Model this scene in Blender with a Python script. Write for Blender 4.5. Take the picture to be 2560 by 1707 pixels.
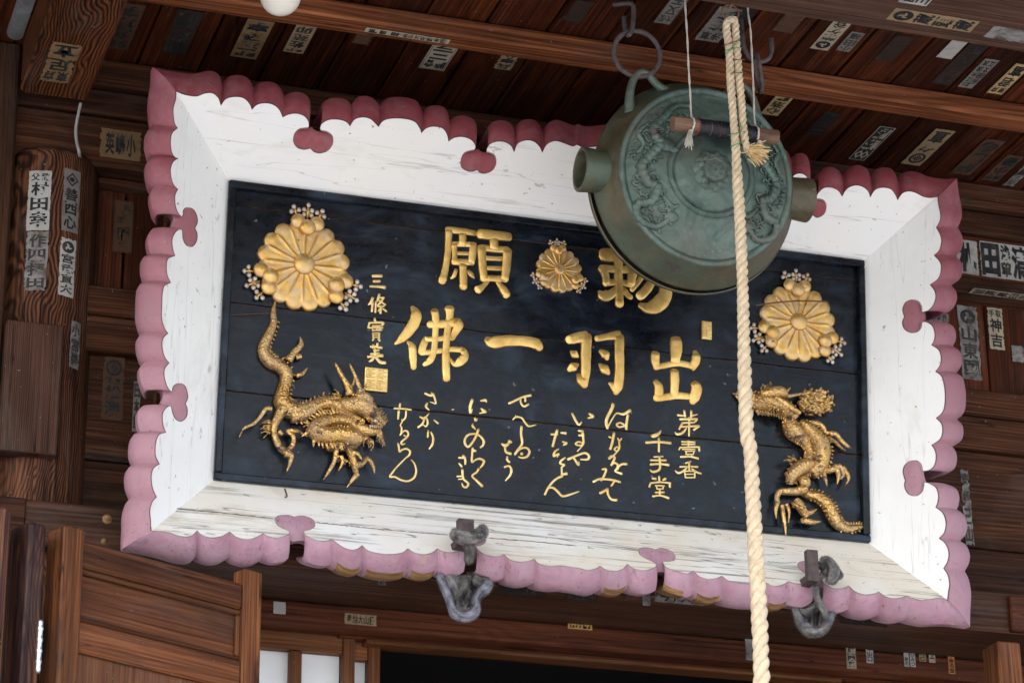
import bpy, bmesh, math, random
import numpy as np
from mathutils import Vector, Matrix
random.seed(7)
rng = np.random.default_rng(7)
scene = bpy.context.scene
for _o in list(bpy.data.objects):
    bpy.data.objects.remove(_o)
COL = scene.collection

# ------------------------------------------------------------------ camera
YAW, PITCH, ROLL = 0.322296165, 0.394897455, -0.0109376249
FPX = 7013.934388                       # focal length in pixels of the 2560 px wide photograph
CAM = np.array([-2.21861922, -6.1813809, -2.70882126])
PC = np.array([1280.0, 853.5])
_f = np.array([math.sin(YAW)*math.cos(PITCH), math.cos(YAW)*math.cos(PITCH), math.sin(PITCH)])
_r = np.array([math.cos(YAW), -math.sin(YAW), 0.0])
_u = np.cross(_r, _f)
RIGHT = math.cos(ROLL)*_r + math.sin(ROLL)*_u
UP = -math.sin(ROLL)*_r + math.cos(ROLL)*_u
FWD = _f
cam_data = bpy.data.cameras.new('camera')
cam = bpy.data.objects.new('camera', cam_data)
COL.objects.link(cam)
cam.matrix_world = Matrix(((RIGHT[0], UP[0], -FWD[0], CAM[0]), (RIGHT[1], UP[1], -FWD[1], CAM[1]),
                           (RIGHT[2], UP[2], -FWD[2], CAM[2]), (0, 0, 0, 1)))
cam_data.sensor_width = 36.0
cam_data.sensor_fit = 'HORIZONTAL'
cam_data.lens = 36.0*FPX/2560.0
cam_data.clip_start = 0.1
cam_data.clip_end = 3000.0
cam_data.dof.use_dof = True
cam_data.dof.focus_distance = 6.95
cam_data.dof.aperture_fstop = 6.3
scene.camera = cam

# ------------------------------------------------------------------ sky, sun, exposure
SUN_EL, SUN_AZ = math.radians(50), math.radians(215)     # azimuth from +Y, clockwise: behind the photographer, to the left
world = bpy.data.worlds.new('World')
scene.world = world
world.use_nodes = True
wn = world.node_tree
for n in list(wn.nodes):
    wn.nodes.remove(n)
w_out = wn.nodes.new('ShaderNodeOutputWorld')
w_bg = wn.nodes.new('ShaderNodeBackground')
w_sky = wn.nodes.new('ShaderNodeTexSky')
w_sky.sky_type = 'NISHITA'
w_sky.sun_disc = False
w_sky.sun_elevation = SUN_EL
w_sky.sun_rotation = SUN_AZ
w_sky.air_density = 1.0
w_sky.dust_density = 4.0
w_sky.ozone_density = 1.0
w_bg.inputs['Strength'].default_value = 0.15
wn.links.new(w_sky.outputs[0], w_bg.inputs['Color'])
wn.links.new(w_bg.outputs[0], w_out.inputs['Surface'])
sun_data = bpy.data.lights.new('sun', 'SUN')
sun_data.energy = 1.0
sun_data.angle = math.radians(14)
sun_data.color = (1.0, 0.97, 0.93)
sun = bpy.data.objects.new('sun', sun_data)
COL.objects.link(sun)
_sd = Vector((math.sin(SUN_AZ)*math.cos(SUN_EL), math.cos(SUN_AZ)*math.cos(SUN_EL), math.sin(SUN_EL)))
sun.rotation_euler = _sd.to_track_quat('Z', 'Y').to_euler()
sun.location = (-3, -10, 9)
scene.view_settings.view_transform = 'Standard'
scene.view_settings.look = 'None'
scene.view_settings.gamma = 1.0
scene.view_settings.exposure = 2.1
scene.view_settings.use_curve_mapping = False
scene.render.engine = 'CYCLES'
scene.cycles.max_bounces = 8

# ------------------------------------------------------------------ from photograph pixels to places
def ray(x, y):
    return RIGHT*((x-PC[0])/FPX) - UP*((y-PC[1])/FPX) + FWD
def atY(x, y, Y):
    d = ray(x, y); return CAM + d*(Y-CAM[1])/d[1]
def atZ(x, y, Z):
    d = ray(x, y); return CAM + d*(Z-CAM[2])/d[2]
def atP(x, y, o, n):
    d = ray(x, y); o = np.array(o, float); n = np.array(n, float)
    return CAM + d*np.dot(o-CAM, n)/np.dot(d, n)
def crop(x0, y0, s):
    return lambda x, y: (x0+x/s, y0+y/s)

# ------------------------------------------------------------------ object helpers
def tag(o, label=None, cat=None, group=None, kind=None):
    if label: o['label'] = label
    if cat: o['category'] = cat
    if group: o['group'] = group
    if kind: o['kind'] = kind
    return o
def thing(name, loc, label=None, cat=None, group=None, kind=None, rot=None):
    o = bpy.data.objects.new(name, None)
    o.empty_display_size = 0.05
    COL.objects.link(o)
    o.location = loc
    if rot: o.rotation_euler = rot
    return tag(o, label, cat, group, kind)
def raw(name, verts, faces, mat, parent=None, smooth=False, world_coords=True, mats=None, fmat=None):
    """one mesh object; verts are in world space (or in the parent's space when world_coords is False)"""
    v = np.asarray(verts, float)
    off = np.zeros(3)
    if parent is not None and world_coords:
        q = parent
        while q is not None:
            off = off + np.array(q.location); q = q.parent
    c = (v.max(0)+v.min(0))/2
    me = bpy.data.meshes.new(name)
    me.from_pydata([tuple(p) for p in (v-c)], [], faces)
    if mats:
        for m in mats: me.materials.append(m)
        for p, k in zip(me.polygons, fmat): p.material_index = k
    else:
        me.materials.append(mat)
    if smooth:
        me.polygons.foreach_set('use_smooth', [True]*len(me.polygons))
    me.update()
    o = bpy.data.objects.new(name, me)
    COL.objects.link(o)
    if parent is not None: o.parent = parent
    o.location = tuple(c-off) if world_coords else tuple(c)
    return o
def merge(parts):
    V = []; F = []; k = 0
    for v, f in parts:
        V += [tuple(p) for p in v]; F += [tuple(i+k for i in q) for q in f]; k += len(v)
    return V, F
def box_bm(dx, dy, dz, bev=0.004, seg=1):
    bm = bmesh.new()
    bmesh.ops.create_cube(bm, size=1.0)
    bmesh.ops.scale(bm, vec=(dx, dy, dz), verts=bm.verts)
    if bev > 0:
        bmesh.ops.bevel(bm, geom=list(bm.edges), offset=min(bev, 0.3*min(dx, dy, dz)), segments=seg, profile=0.6, affect='EDGES')
    v = np.array([p.co[:] for p in bm.verts]); f = [tuple(q.index for q in p.verts) for p in bm.faces]
    bm.free()
    return v, f
def boxg(x0, x1, y0, y1, z0, z1, bev=0.004, seg=1):
    v, f = box_bm(abs(x1-x0), abs(y1-y0), abs(z1-z0), bev, seg)
    return v+np.array([(x0+x1)/2, (y0+y1)/2, (z0+z1)/2]), f
def box(name, x0, x1, y0, y1, z0, z1, mat, parent=None, bev=0.004, seg=1):
    v, f = boxg(x0, x1, y0, y1, z0, z1, bev, seg)
    return raw(name, v, f, mat, parent)
def cr(pts, n=6, closed=False):
    """Catmull-Rom through rows of numbers"""
    P = [np.array(p, float) for p in pts]
    if len(P) < 3 and not closed:
        if len(P) == 2:
            return [P[0]+(P[1]-P[0])*t for t in np.linspace(0, 1, n+1)]
        return P
    out = []; m = len(P)
    rngk = range(m) if closed else range(m-1)
    for i in rngk:
        p0 = P[(i-1) % m] if closed or i > 0 else 2*P[0]-P[1]
        p1 = P[i]; p2 = P[(i+1) % m]
        p3 = P[(i+2) % m] if closed or i+2 < m else 2*P[-1]-P[-2]
        for t in np.linspace(0, 1, n, endpoint=False):
            out.append(0.5*((2*p1)+(-p0+p2)*t+(2*p0-5*p1+4*p2-p3)*t*t+(-p0+3*p1-3*p2+p3)*t**3))
    if not closed: out.append(P[-1])
    return out
def tube(pts, radii, n=10, cap=True, flat=1.0, mod=None):
    """swept tube along points with a radius each; returns verts, faces"""
    P = np.array(pts, float); R = np.broadcast_to(np.array(radii, float), (len(P),))
    T = np.gradient(P, axis=0); T /= np.linalg.norm(T, axis=1)[:, None]+1e-12
    a = np.array([0, 0, 1.0]) if abs(T[0][2]) < 0.9 else np.array([1.0, 0, 0])
    N = np.cross(T[0], a); N /= np.linalg.norm(N)
    V = []; F = []
    for i in range(len(P)):
        N = N-T[i]*np.dot(N, T[i]); N /= np.linalg.norm(N)+1e-12
        B = np.cross(T[i], N)
        for k in range(n):
            t = 2*math.pi*k/n
            r = R[i]*(mod(i, t) if mod else 1.0)
            V.append(P[i]+r*(math.cos(t)*N+flat*math.sin(t)*B))
    for i in range(len(P)-1):
        for k in range(n):
            F.append((i*n+k, i*n+(k+1) % n, (i+1)*n+(k+1) % n, (i+1)*n+k))
    if cap:
        F.append(tuple(range(n-1, -1, -1))); F.append(tuple((len(P)-1)*n+k for k in range(n)))
    return np.array(V), F
def torus(c, R, r, ax=(0, 1, 0), n=40, m=10, sy=1.0, jit=0.0):
    ax = np.array(ax, float); ax /= np.linalg.norm(ax)
    a = np.cross(ax, (0, 0, 1.0)); a /= np.linalg.norm(a); b = np.cross(a, ax)
    V = []; F = []
    for i in range(n):
        t = 2*math.pi*i/n; d = a*math.cos(t)+b*math.sin(t)*sy
        rr = r*(1+jit*math.sin(5*t+1)+jit*.6*math.sin(11*t))
        for k in range(m):
            s = 2*math.pi*k/m
            V.append(np.array(c)+d*(R+rr*math.cos(s))+ax*rr*math.sin(s))
    for i in range(n):
        for k in range(m):
            F.append((i*m+k, i*m+(k+1) % m, ((i+1) % n)*m+(k+1) % m, ((i+1) % n)*m+k))
    return np.array(V), F
def ellipsoid(c, rx, ry, rz, n=16, m=10):
    V = []; F = []
    for j in range(m+1):
        p = math.pi*j/m
        for i in range(n):
            t = 2*math.pi*i/n
            V.append((c[0]+rx*math.sin(p)*math.cos(t), c[1]+ry*math.sin(p)*math.sin(t), c[2]+rz*math.cos(p)))
    for j in range(m):
        for i in range(n):
            F.append((j*n+i, (j+1)*n+i, (j+1)*n+(i+1) % n, j*n+(i+1) % n))
    return np.array(V), F
def cone(a, b, r, n=6, bend=None):
    a = np.array(a, float); b = np.array(b, float)
    if bend is None:
        pts = [a, a*.6+b*.4, a*.25+b*.75, b]
    else:
        m_ = (a+b)/2+np.array(bend); pts = cr([a, m_, b], 4)
    k = len(pts)
    return tube(pts, [r*(1-i/(k-1))**.8+r*.04 for i in range(k)], n)
# ------------------------------------------------------------------ materials
def newmat(name):
    m = bpy.data.materials.new(name); m.use_nodes = True
    nt = m.node_tree
    b = nt.nodes['Principled BSDF']
    return m, nt, b
def N(nt, t, **kw):
    n = nt.nodes.new(t)
    for k, v in kw.items():
        if k.startswith('_'): setattr(n, k[1:], v)
        else:
            n.inputs[k.replace('__', ' ')].default_value = v
    return n
def ramp(nt, stops, interp='LINEAR'):
    n = nt.nodes.new('ShaderNodeValToRGB')
    n.color_ramp.interpolation = interp
    e = n.color_ramp.elements
    while len(e) < len(stops): e.new(0.5)
    for el, (p, c) in zip(e, stops):
        el.position = p
        el.color = tuple(c)+(1,) if hasattr(c, '__len__') else (c, c, c, 1)
    return n
def mixc(nt, fac, a, b, mode='MIX'):
    n = nt.nodes.new('ShaderNodeMix'); n.data_type = 'RGBA'; n.blend_type = mode
    for sock, val in ((n.inputs[0], fac), (n.inputs[6], a), (n.inputs[7], b)):
        if hasattr(val, 'is_linked'): nt.links.new(val, sock)
        elif hasattr(val, '__len__'): sock.default_value = tuple(val)+(1,) if len(val) == 3 else val
        else: sock.default_value = val
    return n.outputs[2]
def math_(nt, op, a, b=0.0, c=None):
    n = nt.nodes.new('ShaderNodeMath'); n.operation = op
    for i, v in enumerate((a, b) if c is None else (a, b, c)):
        if hasattr(v, 'is_linked'): nt.links.new(v, n.inputs[i])
        else: n.inputs[i].default_value = v
    return n.outputs[0]
def coords(nt, scale=(1, 1, 1), rnd=True):
    tc = nt.nodes.new('ShaderNodeTexCoord')
    mp = nt.nodes.new('ShaderNodeMapping')
    mp.inputs['Scale'].default_value = scale
    nt.links.new(tc.outputs['Object'], mp.inputs['Vector'])
    if rnd:
        oi = nt.nodes.new('ShaderNodeObjectInfo')
        cx = nt.nodes.new('ShaderNodeCombineXYZ')
        nt.links.new(math_(nt, 'MULTIPLY', oi.outputs['Random'], 37.0), cx.inputs[0])
        nt.links.new(math_(nt, 'MULTIPLY', oi.outputs['Random'], 91.0), cx.inputs[1])
        nt.links.new(math_(nt, 'MULTIPLY', oi.outputs['Random'], 53.0), cx.inputs[2])
        nt.links.new(cx.outputs[0], mp.inputs['Location'])
    return mp.outputs[0]
def noise(nt, vec, scale, detail=4, rough=.55, dist=0.0):
    n = N(nt, 'ShaderNodeTexNoise', Scale=scale, Detail=detail, Roughness=rough, Distortion=dist)
    nt.links.new(vec, n.inputs['Vector'])
    return n.outputs['Fac']
def bump(nt, b, h, strength=.3, dist=.004):
    n = N(nt, 'ShaderNodeBump', Strength=strength, Distance=dist)
    nt.links.new(h, n.inputs['Height'])
    nt.links.new(n.outputs['Normal'], b.inputs['Normal'])
def wood(name, axis, dark, mid, light, rings=14.0, sc=1.0, rough=.62, bmp=.3, spec=.14, vary=.35, scratch=0.0, grime=(.016, .010, .007), grime_amt=.4, ra=.20, along=.32, patch=None, dust=.30):
    m, nt, b = newmat(name)
    # growth rings: straight lines along the timber, bent by slow noise and by scattered knots
    st = [5.0*sc]*3; st[axis] = along*sc*2.0
    v = coords(nt, st)
    base = noise(nt, v, .9, 3, .5, .2)
    tc = nt.nodes.new('ShaderNodeTexCoord'); sx = nt.nodes.new('ShaderNodeSeparateXYZ')
    nt.links.new(tc.outputs['Object'], sx.inputs[0])
    o1, o2 = [i for i in range(3) if i != axis]
    across = math_(nt, 'ADD', sx.outputs[o1], math_(nt, 'MULTIPLY', sx.outputs[o2], .83))
    ks = [3.4]*3; ks[axis] = 1.5
    kv = N(nt, 'ShaderNodeTexVoronoi', Scale=1.0, Randomness=1.0)
    nt.links.new(coords(nt, ks), kv.inputs['Vector'])
    kd = kv.outputs['Distance']
    kr = ramp(nt, ((.0, 1.0), (.30, 0.0))); kr.color_ramp.interpolation = 'EASE'
    nt.links.new(kd, kr.inputs[0])
    oi0 = nt.nodes.new('ShaderNodeObjectInfo')
    fq = math_(nt, 'MULTIPLY', math_(nt, 'MULTIPLY_ADD', oi0.outputs['Random'], .9, .55), rings*7.5*sc)
    phase = math_(nt, 'ADD', math_(nt, 'MULTIPLY', across, fq), math_(nt, 'MULTIPLY', base, 9.0+rings*.7))
    phase = math_(nt, 'ADD', phase, math_(nt, 'MULTIPLY', kr.outputs[0], 4.5))
    wv = math_(nt, 'MULTIPLY_ADD', math_(nt, 'SINE', math_(nt, 'MULTIPLY', phase, 6.2832)), .5, .5)
    wv = math_(nt, 'POWER', wv, 1.6)
    strn = ramp(nt, ((.35, .25), (.65, 1.0)))
    nt.links.new(noise(nt, v, .6, 3, .6), strn.inputs[0])
    tri = math_(nt, 'MULTIPLY', wv, strn.outputs[0])
    fs = [190.0*sc]*3; fs[axis] = 2.2*sc
    fib = noise(nt, coords(nt, fs), 1.0, 5, .62)
    fs2 = [46.0*sc]*3; fs2[axis] = .9*sc
    fib2 = noise(nt, coords(nt, fs2), 1.0, 4, .6)
    f = math_(nt, 'ADD', math_(nt, 'MULTIPLY', fib, .62), math_(nt, 'MULTIPLY', fib2, .38))
    mixv = math_(nt, 'SUBTRACT', f, math_(nt, 'MULTIPLY', tri, ra*.55))
    mixv = math_(nt, 'ADD', mixv, ra*.17)
    kk = ramp(nt, ((.035, .30), (.10, 0.0)))
    nt.links.new(kd, kk.inputs[0])
    mixv = math_(nt, 'SUBTRACT', mixv, kk.outputs[0])
    r = ramp(nt, ((.33, dark), (.49, mid), (.66, light)))
    nt.links.new(mixv, r.inputs[0])
    bs = [3.5]*3; bs[axis] = .9
    big = noise(nt, coords(nt, bs), 1.7, 5, .6, .4)
    br = ramp(nt, ((.30, (1-vary,)*3), (.70, (1+vary,)*3)))
    nt.links.new(big, br.inputs[0])
    col = mixc(nt, 1.0, r.outputs[0], br.outputs[0], 'MULTIPLY')
    gr = ramp(nt, ((.50, 0.0), (.74, grime_amt)))
    nt.links.new(noise(nt, coords(nt, [q*.9 for q in bs]), 2.6, 6, .65, .8), gr.inputs[0])
    col = mixc(nt, gr.outputs[0], col, grime)
    if patch:
        pr = ramp(nt, ((.60, 0.0), (.72, .75)))
        nt.links.new(noise(nt, coords(nt, [q*1.4 for q in bs]), 1.9, 6, .68, .9), pr.inputs[0])
        col = mixc(nt, pr.outputs[0], col, patch)
    if scratch > 0:
        ss = [120.0]*3; ss[axis] = 3.0
        sr = ramp(nt, ((.64, 0.0), (.72, scratch)))
        nt.links.new(noise(nt, coords(nt, ss), .8, 3, .6), sr.inputs[0])
        col = mixc(nt, sr.outputs[0], col, tuple(min(1, c*2.0) for c in light))
    cks = [13.0]*3; cks[axis] = .45
    ckr = ramp(nt, ((.0, .85), (.0030, 0.0)))                 # drying splits along the grain
    nt.links.new(math_(nt, 'ABSOLUTE', math_(nt, 'SUBTRACT', noise(nt, coords(nt, cks), 1.0, 3, .5, .15), .56)), ckr.inputs[0])
    col = mixc(nt, ckr.outputs[0], col, tuple(c*.25 for c in dark))
    df = ramp(nt, ((.52, 0.0), (.78, dust)))                   # dusty film
    nt.links.new(noise(nt, coords(nt, [q*1.3 for q in bs]), 3.1, 7, .7, .5), df.inputs[0])
    col = mixc(nt, df.outputs[0], col, (.115, .098, .085))
    dr = ramp(nt, ((.735, 0.0), (.75, .55)))                  # dust specks
    nt.links.new(noise(nt, coords(nt, (1, 1, 1)), 95.0, 2, .5), dr.inputs[0])
    col = mixc(nt, dr.outputs[0], col, (.16, .14, .12))
    oi = nt.nodes.new('ShaderNodeObjectInfo')
    hv = N(nt, 'ShaderNodeHueSaturation', Saturation=1.03)
    nt.links.new(math_(nt, 'MULTIPLY_ADD', oi.outputs['Random'], .75, .68), hv.inputs['Value'])
    nt.links.new(col, hv.inputs['Color'])
    nt.links.new(hv.outputs[0], b.inputs['Base Color'])
    rr = ramp(nt, ((.3, rough+.12), (.7, rough-.08)))
    nt.links.new(f, rr.inputs[0]); nt.links.new(rr.outputs[0], b.inputs['Roughness'])
    b.inputs['Specular IOR Level'].default_value = spec
    bump(nt, b, mixv, bmp, .004)
    return m
M = {}
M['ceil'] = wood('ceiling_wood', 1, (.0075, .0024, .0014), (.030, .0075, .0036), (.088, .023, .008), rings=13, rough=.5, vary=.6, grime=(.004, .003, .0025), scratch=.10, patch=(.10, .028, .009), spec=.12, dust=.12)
M['beamx'] = wood('batten_wood', 0, (.042, .0145, .0068), (.12, .040, .017), (.27, .098, .040), rings=11, rough=.55, vary=.35, scratch=.12, grime_amt=.35, patch=(.24, .085, .036))
M['beama'] = wood('eave_beam_wood', 0, (.036, .018, .012), (.100, .050, .033), (.19, .105, .072), rings=15, rough=.6, vary=.3)
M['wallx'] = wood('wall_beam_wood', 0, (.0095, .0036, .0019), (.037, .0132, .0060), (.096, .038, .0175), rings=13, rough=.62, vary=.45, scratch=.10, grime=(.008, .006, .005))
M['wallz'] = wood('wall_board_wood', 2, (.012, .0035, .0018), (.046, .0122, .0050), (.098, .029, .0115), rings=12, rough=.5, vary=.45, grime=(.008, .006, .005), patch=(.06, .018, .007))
M['lintel'] = wood('lintel_wood', 0, (.032, .0108, .0056), (.088, .0275, .013), (.145, .048, .0215), rings=10, rough=.5, vary=.35, bmp=.12, ra=.2, patch=(.17, .052, .019), dust=.1)
M['pillar'] = wood('pillar_wood', 2, (.0125, .0052, .003), (.044, .0165, .0085), (.125, .052, .027), rings=13, rough=.66, vary=.45, bmp=.9, scratch=.15, ra=.62, along=1.5, dust=.42)
M['post'] = wood('post_wood', 2, (.012, .0055, .0033), (.036, .0155, .008), (.072, .032, .016), rings=12, rough=.6)
M['doorz'] = wood('door_stile_wood', 2, (.036, .0135, .0065), (.105, .038, .016), (.23, .088, .034), rings=12, rough=.5, vary=.4, scratch=.40, ra=.12, patch=(.20, .078, .028))
M['doorx'] = wood('door_rail_wood', 0, (.028, .0105, .0056), (.088, .031, .0135), (.175, .066, .027), rings=16, rough=.5, vary=.38, scratch=.22, ra=.12)
M['doordark'] = wood('dark_door_wood', 2, (.012, .006, .007), (.032, .013, .0135), (.15, .062, .022), rings=9, rough=.5, vary=.4, scratch=.5, patch=(.22, .09, .026))
M['doorpanel'] = wood('door_panel_wood', 2, (.062, .026, .0135), (.12, .050, .026), (.18, .080, .042), rings=14, rough=.55, vary=.2, ra=.15)
M['shojix'] = wood('screen_rail_wood', 0, (.055, .021, .009), (.14, .054, .021), (.24, .105, .045), rings=18, rough=.5, vary=.2)
M['shojiz'] = wood('screen_stile_wood', 2, (.032, .0115, .005), (.085, .031, .0115), (.145, .057, .021), rings=12, rough=.5, vary=.2)
M['stick'] = wood('striker_wood', 0, (.12, .065, .045), (.22, .13, .09), (.34, .21, .15), rings=8, rough=.8, vary=.3, sc=1.6)
M['edgewood'] = wood('bare_edge_wood', 0, (.07, .038, .018), (.18, .10, .045), (.30, .18, .09), rings=6, rough=.7)

def paint_white(name, axis, wear, warm):
    m, nt, b = newmat(name)
    st = [75.0]*3; st[axis] = 2.2
    v = coords(nt, st)
    n1 = noise(nt, v, 1.0, 5, .62, .5)
    a0 = .66-.12*wear
    streak = ramp(nt, ((a0, 0.0), (a0+.07, .25+.65*wear)))
    nt.links.new(n1, streak.inputs[0])
    big = noise(nt, coords(nt, (1, 1, 1)), 3.0, 5, .6)
    bm_ = ramp(nt, ((.45, .0), (.60, 1.0)))
    nt.links.new(big, bm_.inputs[0])
    amt = math_(nt, 'MULTIPLY', streak.outputs[0], bm_.outputs[0])
    tint = ramp(nt, ((.36, (.78, .775, .755)), (.62, warm)))
    nt.links.new(noise(nt, coords(nt, (1.5, 1.5, 1.5)), 2.2, 4, .6), tint.inputs[0])
    col = mixc(nt, amt, tint.outputs[0], (.22, .20, .175))
    fine = noise(nt, coords(nt, [90 if i != axis else 6 for i in range(3)]), 1.0, 3, .6)
    fr = ramp(nt, ((.66, 0.0), (.75, .18+.5*wear)))
    nt.links.new(fine, fr.inputs[0])
    col = mixc(nt, fr.outputs[0], col, (.40, .385, .35))
    ck = [9.0]*3; ck[axis] = .55
    crack = noise(nt, coords(nt, ck), 1.0, 4, .55, .2)
    cd = math_(nt, 'ABSOLUTE', math_(nt, 'SUBTRACT', crack, .5))
    cr_ = ramp(nt, ((.0, .9*wear), (.0035, .0)))
    nt.links.new(cd, cr_.inputs[0])
    col = mixc(nt, cr_.outputs[0], col, (.10, .085, .07))
    speck = noise(nt, coords(nt, (1, 1, 1)), 70.0, 2, .5)
    sp = ramp(nt, ((.715, 0.0), (.74, .75)))
    nt.links.new(speck, sp.inputs[0])
    col = mixc(nt, sp.outputs[0], col, (.25, .21, .16))
    stn = ramp(nt, ((.54, 0.0), (.70, .14+.42*wear)))
    nt.links.new(noise(nt, coords(nt, [2.2 if i == axis else 5.0 for i in range(3)]), 1.6, 7, .7, .8), stn.inputs[0])
    col = mixc(nt, stn.outputs[0], col, (.46, .40, .30))
    fl = ramp(nt, ((.665, 0.0), (.685, .9)))
    nt.links.new(math_(nt, 'MULTIPLY', noise(nt, coords(nt, [14 if i == axis else 40 for i in range(3)]), 1.0, 5, .7, .4), math_(nt, 'MULTIPLY_ADD', big, .5, .75)), fl.inputs[0])
    col = mixc(nt, math_(nt, 'MULTIPLY', fl.outputs[0], .35+.5*wear), col, (.25, .20, .15))
    nt.links.new(col, b.inputs['Base Color'])
    b.inputs['Roughness'].default_value = .55
    b.inputs['Specular IOR Level'].default_value = .3
    h = math_(nt, 'SUBTRACT', math_(nt, 'MULTIPLY', fine, .35), math_(nt, 'MULTIPLY', amt, 1.2))
    bump(nt, b, h, .35, .002)
    return m
M['white_top'] = paint_white('white_paint_top', 0, .36, (.80, .775, .72))
M['white_bottom'] = paint_white('white_paint_worn', 0, .95, (.72, .66, .55))
M['white_side'] = paint_white('white_paint_side', 2, .30, (.84, .84, .81))
def paint_pink(name, axis, lo, hi, bare, low=None):
    """old rose paint; low = colour of the more weathered lower part of an upright rail"""
    m, nt, b = newmat(name)
    n1 = noise(nt, coords(nt, (1, 1, 1)), 11.0, 7, .68, .4)
    r = ramp(nt, ((.3, lo), (.72, hi)))
    nt.links.new(n1, r.inputs[0])
    col = r.outputs[0]
    if low:
        tc = nt.nodes.new('ShaderNodeTexCoord'); sx = nt.nodes.new('ShaderNodeSeparateXYZ')
        nt.links.new(tc.outputs['Object'], sx.inputs[0])
        zr = ramp(nt, ((.25, 1.0), (.80, 0.0)))
        nt.links.new(math_(nt, 'ADD', math_(nt, 'MULTIPLY_ADD', sx.outputs[2], .85, .5), math_(nt, 'MULTIPLY_ADD', n1, .3, -.15)), zr.inputs[0])
        col = mixc(nt, zr.outputs[0], col, low)
    dusty = ramp(nt, ((.48, 0.0), (.72, .55)))
    nt.links.new(noise(nt, coords(nt, (1, 1, 1)), 17.0, 6, .7, .6), dusty.inputs[0])
    col = mixc(nt, dusty.outputs[0], col, tuple(.55*c+.11 for c in hi))
    sc = [16.0]*3; sc[1] = 120.0; sc[axis] = 120.0
    n2 = noise(nt, coords(nt, sc), 1.0, 4, .6)
    s = ramp(nt, ((.65-.07*bare, 0.0), (.76-.07*bare, min(1, bare*1.0))))
    nt.links.new(n2, s.inputs[0])
    big = ramp(nt, ((.43, 0.0), (.55, 1.0)))
    nt.links.new(noise(nt, coords(nt, (1, 1, 1)), 5.0, 4, .6), big.inputs[0])
    col = mixc(nt, math_(nt, 'MULTIPLY', s.outputs[0], big.outputs[0]), col, (.13, .075, .07))
    n3 = noise(nt, coords(nt, (1, 1, 1)), 24.0, 6, .72, .3)
    s3 = ramp(nt, ((.665-.045*bare, 0.0), (.70-.045*bare, min(1, bare*1.2))))
    nt.links.new(n3, s3.inputs[0])
    col = mixc(nt, s3.outputs[0], col, (.40, .29, .20))
    ckn = noise(nt, coords(nt, (1, 1, 1)), 7.0, 3, .5, .3)
    ck = ramp(nt, ((.0, .30*min(1, bare*2)), (.004, 0.0)))
    nt.links.new(math_(nt, 'ABSOLUTE', math_(nt, 'SUBTRACT', ckn, .5)), ck.inputs[0])
    col = mixc(nt, math_(nt, 'MULTIPLY', ck.outputs[0], big.outputs[0]), col, (.05, .03, .03))
    sp = ramp(nt, ((.73, 0.0), (.75, .7)))
    nt.links.new(noise(nt, coords(nt, (1, 1, 1)), 80.0, 2, .5), sp.inputs[0])
    col = mixc(nt, sp.outputs[0], col, (.10, .06, .05))
    nt.links.new(col, b.inputs['Base Color'])
    rr = ramp(nt, ((.3, .42), (.7, .7)))
    nt.links.new(n3, rr.inputs[0]); nt.links.new(rr.outputs[0], b.inputs['Roughness'])
    b.inputs['Specular IOR Level'].default_value = .25
    bump(nt, b, math_(nt, 'SUBTRACT', math_(nt, 'ADD', n2, n3), s3.outputs[0]), .35, .0025)
    return m
M['pink_top'] = paint_pink('rose_paint_fresh', 0, (.200, .036, .046), (.315, .082, .092), .28)
M['pink_bottom'] = paint_pink('rose_paint_faded', 0, (.32, .155, .205), (.47, .295, .350), .75)
M['pink_left'] = paint_pink('rose_paint_half_faded', 2, (.225, .056, .072), (.34, .118, .138), .42, (.40, .215, .25))
M['pink_right'] = paint_pink('rose_paint_side', 2, (.22, .055, .070), (.33, .115, .135), .34, (.38, .215, .255))

m, nt, b = newmat('black_lacquer')
n1 = noise(nt, coords(nt, (2.2, 2.2, 4.0)), 2.4, 7, .68, .5)
r = ramp(nt, ((.36, (.003, .0035, .0050)), (.52, (.0062, .0088, .0132)), (.70, (.030, .044, .064))))
nt.links.new(n1, r.inputs[0])
n2 = noise(nt, coords(nt, (9, 9, 9)), 3.0, 5, .7)
r2 = ramp(nt, ((.56, 0.0), (.70, .7)))
nt.links.new(n2, r2.inputs[0])
col = mixc(nt, r2.outputs[0], r.outputs[0], (.009, .018, .042))
n3 = noise(nt, coords(nt, (1, 1, 1)), 55.0, 2, .5)
r3 = ramp(nt, ((.755, 0.0), (.775, .7)))
nt.links.new(n3, r3.inputs[0])
col = mixc(nt, r3.outputs[0], col, (.20, .20, .19))
n5 = noise(nt, coords(nt, (1, 1, 1)), 12.0, 7, .75, .7)
r5 = ramp(nt, ((.50, 0.0), (.70, .35)))
nt.links.new(n5, r5.inputs[0])
col = mixc(nt, r5.outputs[0], col, (.030, .032, .034))
n6 = noise(nt, coords(nt, (4, 4, 130)), 1.0, 3, .6)
r6 = ramp(nt, ((.66, 0.0), (.74, .35)))
nt.links.new(n6, r6.inputs[0])
col = mixc(nt, r6.outputs[0], col, (.040, .038, .034))
nt.links.new(col, b.inputs['Base Color'])
rr = ramp(nt, ((.34, .16), (.66, .40)))
nt.links.new(n1, rr.inputs[0]); nt.links.new(rr.outputs[0], b.inputs['Roughness'])
b.inputs['Specular IOR Level'].default_value = .20
bump(nt, b, noise(nt, coords(nt, (3, 3, 60)), 1.0, 4, .6), .12, .002)
M['lacquer'] = m

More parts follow.
